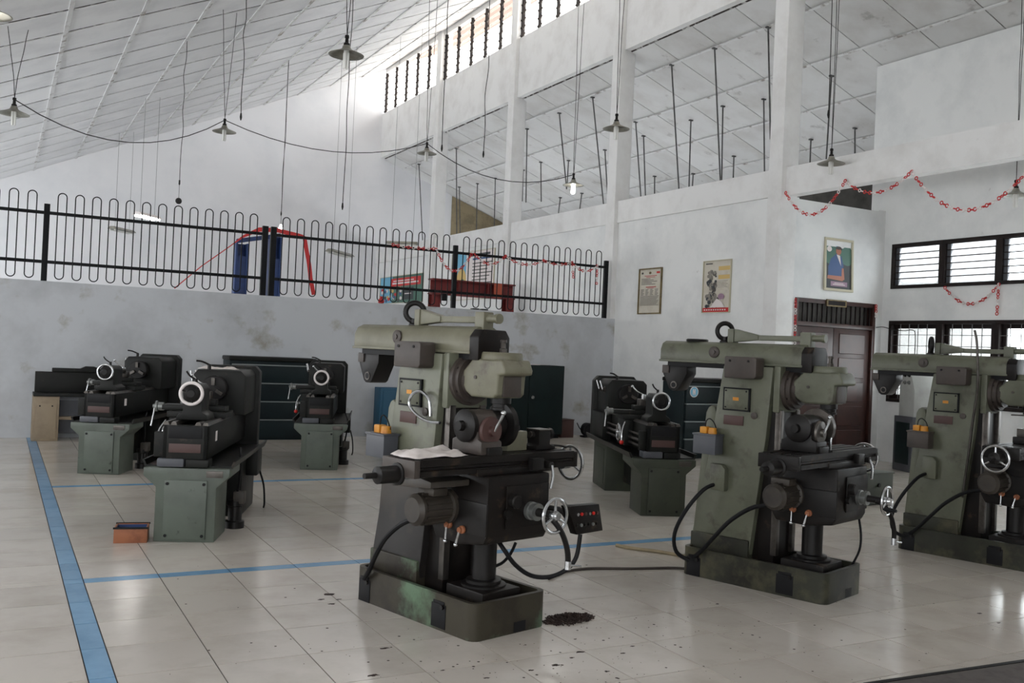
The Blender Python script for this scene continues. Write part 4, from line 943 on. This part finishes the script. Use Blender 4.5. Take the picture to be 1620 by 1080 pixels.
# ================================================================== CABINETS AND SMALL THINGS
def slatcab(label, x0, x1, y0, y1, z1, n=4, sticker=False):
    t = thing('slatted_cabinet', label, 'cabinet', ((x0+x1)/2, (y0+y1)/2, 0)); w_ = (x1-x0)/2; d_ = (y1-y0)/2
    G().box(-w_, w_, -d_+.03, d_, 0, z1).out('body', 'teal', t, .008)
    G().box(-w_-.02, w_+.02, -d_-.02, d_, z1, z1+.06).out('top', 'lathe', t, .02)
    hh = (z1-.08)/n
    for k in range(n):
        z = .04+k*hh; G().box(-w_+.03, w_-.03, -d_, -d_+.03, z, z+hh-.02).out('drawer_front', 'teal', t, .006)
        G().box(-w_+.03, w_-.03, -d_-.006, -d_+.03, z+hh-.02, z+hh-.006).out('edge_strip', 'strip', t)
    if sticker:
        s_ = G().rev((-w_+.16, -d_-.001, z1-.13), (0,-1,0), [(0,.075),(.003,.075)], 24).out('sticker', 'white', t)
        G().rev((-w_+.16, -d_-.0042, z1-.13), (0,-1,0), [(0,.065),(.001,.065)], 24).out('sticker_ring', 'plb', s_)
        G().box(-w_+.135,-w_+.15,-d_-.0075,-d_-.005,z1-.17,z1-.09).box(-w_+.165,-w_+.18,-d_-.0075,-d_-.005,z1-.17,z1-.09).obox((-w_+.158,-d_-.0062,z1-.13),(.012,.0024,.085),(0,R(-25),0)).out('sticker_mark', 'white', s_)
    return t
slatcab('wide dark teal cabinet with pale horizontal strips against the low wall', 2.79, 3.97, 13.1, 13.56, 1.09)
slatcab('dark teal slatted cabinet with a round sticker beside the notice wall', 8.36, 9.36, 10.3, 10.8, 1.06, 4, True)
lk = thing('steel_locker', 'dark green two-door steel locker against the low wall', 'locker', (7.47,13.3,0))
G().box(-.66,.66,-.2,.26,.06,1.175).out('body', 'locker', lk, .006); G().box(-.62,.62,-.16,.24,0,.06).out('plinth', 'rubber', lk)
for s_ in (-1,1): G().box(*sorted((s_*.006,s_*.65)),-.218,-.2,.08,1.16).out('locker_door', 'locker', lk, .005)
G().rev((.06,-.218,.66),(0,-1,0),[(0,.012),(.02,.012),(.022,.026),(.04,.026),(.046,.018)],16).out('knob', 'dial', lk)
lt = thing('paper_sheet', 'white sheets lying on top of the dark green locker', 'paper', (7.4,13.3,1.1752)); G().box(-.5,.3,-.15,.15,0,.004).obox((.35,.02,.0075),(.3,.2,.004),(0,0,.3)).out('sheets','white',lt)
rb = thing('metal_box', 'dark reddish box on the floor beside the locker', 'box', (8.27,13.3,0)); G().box(-.11,.14,-.12,.12,0,.28).out('body', 'brownd', rb, .01); G().box(-.115,.145,-.125,.125,.28,.30).out('lid', 'brownd', rb, .006)
fn = thing('bench_grinder', 'small round black machine on the floor past the reddish box', 'machine', (8.72,13.25,0)); G().rev((0,-.06,.13),(0,1,0),[(0,.09),(.02,.11),(.10,.11),(.12,.09)],20).out('drum','rubber',fn); G().box(-.1,.1,-.07,.07,0,.03).out('foot','rubber',fn,.005); G().tube([(-.1,0,.1),(-.16,0,.16),(-.22,-.02,.24)],.008,6,3).out('cable','rubber',fn)
bd_ = thing('blue_cabinet', 'narrow blue cabinet half hidden behind the blackened milling machine', 'cabinet', (5.25,13.42,0)); G().box(-.2,.2,-.12,.14,0,.75).out('body','sky',bd_,.006); G().box(-.16,.16,-.13,-.12,.05,.7).out('cabinet_door','sky',bd_,.004); G().sph((.1,-.14,.4),.018).out('knob','dial',bd_)
# bench at the left
wb = thing('pedestal_bench', 'dark bench with splash board on beige pedestals in the low wall corner', 'workbench', (0,0,0))
wb.location = (.78,13.28,0)
for x0 in (-.36, .62):
    pc = G().box(x0,x0+.30,-.13,.2,0,.56).out('pedestal','beige',wb,.008); G().box(x0+.03,x0+.27,-.138,-.13,.03,.47).out('pedestal_door','beige',pc,.006)
    for xx in (x0+.08, x0+.22): G().cyl((xx,-.138,.44),(xx,-.144,.44),.01,None,8).out('screw','rubber',pc)
G().box(-.36,.95,-.15,.22,.56,.60).out('bench_top','lathe',wb,.006); G().box(-.34,.95,.14,.2,.60,.86).out('splash_board','lathe',wb,.006)
G().box(-.10,.62,-.05,.05,.26,.30).out('stretcher','beige',wb,.004); G().box(-.06,.62,.05,.07,.08,.5).out('back_panel','grey',wb)
G().prism([(-.15,.86),(.6,.86),(.6,.9),(.42,.91),(.34,.94),(.24,.94),(.18,.91),(-.15,.91)],'xz',.1,.2).out('cover','lathe',wb,.01)
# crate
cr_ = thing('wooden_crate', 'small open wooden crate with blue inside on the floor', 'crate', (.85,6.80,0), R(-12))
for q in ((-.105,.105,-.075,-.065,0,.10),(-.105,.105,.09,.1,0,.10),(-.105,-.095,-.065,.09,0,.10),(.095,.105,-.065,.09,0,.10)): G().box(*q).out('board','wood',cr_,.002)
G().box(-.095,.095,-.065,.09,0,.012).out('bottom','bluein',cr_); G().box(-.0945,-.09,-.064,.089,.012,.095).box(.09,.0945,-.064,.089,.012,.095).box(-.09,.09,.0855,.0895,.012,.095).out('lining','bluein',cr_)
G().box(-.11,.11,-.08,-.075,.094,.106).box(-.11,.11,.1,.104,.094,.106).out('rim','rubber',cr_)
# swarf pile
sw = G(); rr = random.Random(5)
for k in range(420):
    a = rr.random()*6.28; r_ = rr.random()**.6
    p = Vector((.16*r_*math.cos(a), .085*r_*math.sin(a), .004+.028*(1-r_)*rr.random()))
    d = Vector((rr.uniform(-1,1),rr.uniform(-1,1),rr.uniform(-.3,.5))).normalized()*.016
    sw.obox(p, (.024,.006,.004), (rr.uniform(-.5,.5),rr.uniform(-.5,.5),rr.random()*6.28))
so = sw.out('swarf_pile','swarf'); so.location = (2.69,4.19,0); so.rotation_euler = (0,0,R(8)); tag(so,'small pile of dark metal swarf on the tiles beside the mill base','swarf pile',kind='stuff')
# oil spatter flecks on the tiles (dried drops)
fk = G(); rr = random.Random(11)
for k in range(420):
    if k < 300: x, y = rr.gauss(2.5,.75), rr.gauss(3.75,.45)
    else: x, y = rr.uniform(.6,6.5), rr.uniform(2.8,6)
    if -.6 < (x-2.16)*.259+(y-4.532)*-.966 < .55 and abs((x-2.16)*.966+(y-4.532)*.259) < .3: continue
    r_ = .002+.006*rr.random()**3; fk.rev((x,y,.0002),(0,0,1),[(0,r_),(.0006,r_*.8)],7)
def blotch(cx_, cy_, r_, n=14):
    s_ = rr.random()*50; fk.prism([(cx_+r_*(1+.9*noise.noise(Vector((math.cos(6.283*k/n)*1.6+s_, math.sin(6.283*k/n)*1.6, s_))))*math.cos(6.283*k/n), cy_+.55*r_*(1+.9*noise.noise(Vector((math.cos(6.283*k/n)*1.6+s_, math.sin(6.283*k/n)*1.6, s_))))*math.sin(6.283*k/n)) for k in range(n)], 'xy', .0002, .0008)
for px, py, r_ in ((520,940,.03),(508,948,.018),(525,955,.02),(535,948,.014),(610,1025,.02),(880,1052,.02),(905,1040,.012),(918,1031,.02),(985,1033,.014),(1000,1022,.012),(590,1068,.02),(770,1072,.012),(1135,955,.012),(1550,970,.02),(1580,985,.014),(1360,905,.012),(840,1060,.012),(700,1060,.01),(960,1062,.014)):
    q = onp(px, py, (0,0,1), 0); blotch(q.x, q.y, r_)
tag(fk.out('oil_spots','swarf'),'scattered dark oil drops on the white floor tiles','oil spots',kind='stuff')
# thin dark grey sheet on the tiles
mt = thing('floor_sheet', 'thin dark grey sheet lying on the tiles by the aisle', 'mat', (4.55,2.35,0), R(-3.5)); G().box(-1.2,1.2,-.45,.45,0,.012).out('mat','mat_',mt,.004)
for s_ in (-.44,.44): G().box(-1.19,1.19,s_-.012,s_+.012,.011,.015).out('edge_strip','rubber',mt)
# cables on the floor
def floorcable(label, pts, r=.009, m='brown'):
    P = []
    for px, py in pts:
        q = onp(px, py, (0,0,1), r); P.append(q)
    tag(G().tube(P, r, 6, 5).out('floor_cable', m), label, 'cable')
floorcable('thin brown cable running along the floor between two milling machines', [(868,915),(890,905),(930,899),(1000,899),(1060,898),(1086,899)])
floorcable('thick tan cable lying on the floor just behind the blue strip', [(975,862),(1000,867),(1040,872),(1080,879),(1096,884)], .013, 'tan')
# green box and grey machine to the right
gb = thing('green_box', 'low olive green steel box on the floor between two milling machines', 'box', (7.86,6.75,0), R(4)); G().box(-.24,.24,-.16,.16,0,.31).out('body','lcabd',gb,.008); G().box(-.25,.25,-.17,.17,.31,.325).out('lid','lcabd',gb,.004); G().cyl((.0,-.165,.2),(.0,-.18,.2),.02).out('knob','iron',gb)
gm = thing('grey_control_cabinet', 'pale grey machine cabinet with round dials below the barred windows', 'machine', (11.0,8.62,0), R(-20))
G().box(-.2,.2,-.22,.22,0,.74).out('base','grey',gm,.008); G().prism([(-.18,.74),(.18,.74),(.18,1.36),(-.02,1.36),(-.1,1.28),(-.18,1.1)],'yz',-.16,.16).out('body','pgrey',gm,.01)
for k,(y,z) in enumerate(((-.05,1.2),(.05,1.2),(-.05,1.3),(.05,1.3))): G().rev((-.16,y,z),(-1,0,0),[(0,.028),(.01,.028),(.015,.016),(.03,.016)],16).out('dial','iron' if k>1 else 'dial',gm)
G().box(-.21,-.2,-.16,.16,.1,.66).out('door_panel','locker',gm,.004)
# blue car lift, ribbon and red steel frame on the raised floor
lf = thing('car_lift', 'blue two-post car lift behind the railing', 'car lift', (4.78,20.0,ZU))
pl, pr_ = on(378,465,1,20).x-4.78, on(431,468,1,20).x-4.78
for x in (pl, pr_):
    zt = 2.36 if x == pr_ else 2.16
    po = G().box(x-.13,x-.09,-.12,.12,0,zt).box(x+.09,x+.13,-.12,.12,0,zt).box(x-.09,x+.09,.08,.12,0,zt).out('post','blue',lf,.006); G().box(x-.09,x+.09,-.10,-.02,.2,1.9).out('carriage','blue',po,.006); G().box(x-.2,x+.2,-.2,.2,0,.03).out('base_plate','blue',po)
G().hexa([(pl-.1,-.05,2.16),(pr_+.1,-.05,2.36),(pr_+.1,.05,2.36),(pl-.1,.05,2.16)],[(pl-.1,-.05,2.25),(pr_+.1,-.05,2.45),(pr_+.1,.05,2.45),(pl-.1,.05,2.25)]).out('cross_beam','blue',lf,.005)
rib = [on(*p,1,19.86) for p in ((276,456),(320,420),(360,392),(385,374),(410,363),(440,364),(470,372),(482,376),(488,410),(491,440),(497,466))]
for q in rib: pass
g = G()
def ribbon(pts, wd):
    last = None
    P = []
    for i in range(len(pts)-1):
        for k in range(3): P.append(pts[i].lerp(pts[i+1], k/3))
    P.append(pts[-1])
    for i, p in enumerate(P):
        ww = wd[0]+(wd[1]-wd[0])*min(1, max(0, i-7)/5.0); d = (P[min(i+1,len(P)-1)]-P[max(i-1,0)]).normalized(); u_ = d.cross(Vector((0,1,0))).normalized()
        y = .02*math.sin(i*.9); q = [g.bm.verts.new(p+u_*s_*ww+Vector((0,y+e,0))) for s_, e in ((-1,0),(1,0),(1,.004),(-1,.004))]
        if last: g.skin(last, q)
        else: g.face(q[::-1])
        last = q
    g.face(last)
ribbon(rib, (.010,.045)); tag(g.out('red_ribbon','red'),'long red ribbon draped over the blue car lift','ribbon')
rf = thing('steel_bench', 'dark red steel I-beam bench standing behind the railing', 'steel bench', (8.3,17.0,ZU))
x0, x1 = -.92, .92
G().box(x0,x1,-.12,.12,1.50,1.53).box(x0,x1,-.12,.12,1.22,1.25).box(x0,x1,-.012,.012,1.25,1.50).out('top_beam','redsteel',rf,.004)
for x in (x0+.1, x1-.1):
    lg_ = G().box(x-.09,x+.09,-.10,-.08,0,1.22).box(x-.09,x+.09,.08,.10,0,1.22).box(x-.01,x+.01,-.08,.08,0,1.22).out('leg','redsteel',rf,.004); G().box(x-.16,x+.16,-.2,.2,0,.02).out('foot_plate','redsteel',lg_)
for x in (-.35,.3): G().box(x-.01,x+.01,-.115,.115,1.25,1.50).out('stiffener','redsteel',rf)
G().box(.42,.62,-.13,-.12,1.24,1.52).out('orange_plate','orange',rf,.003); G().box(-.72,-.62,-.16,-.12,1.1,1.24).out('clamp','rubber',rf,.004)
for x in (-.02,.18): G().box(x-.07,x+.07,-.25,-.13,.86,.99).out('jack_pad','rubber',rf,.005)
G().box(-.8,.8,-.20,-.16,.84,.86).out('shelf_bar','redsteel',rf)
# red ball-like bag on the low wall top, dust bag
bb = thing('red_bag', 'small red plastic bag on top of the low wall by the railing foot', 'bag', on(603,478,1,YB+.09)); bb.location.z = 2.02
G().rev((0,0,0),(0,0,1),[(0,.03),(.02,.05),(.06,.045),(.085,.018),(.11,.028)],10).out('bag','red',bb)
# cable loop on the wall beside the door
P = [on(*p,0,XW-.03) for p in ((1397,517),(1412,521),(1430,523))]
tag(G().tube([on(1386,518,1,YD-.02)]+P+[on(1444,522,0,XW-.03), on(1448,530,0,XW-.03), on(1447,565,0,XW-.03)], .006, 6, 4).out('wall_cable','cord'),'thin dark cable running from the door across the barred window','cable')
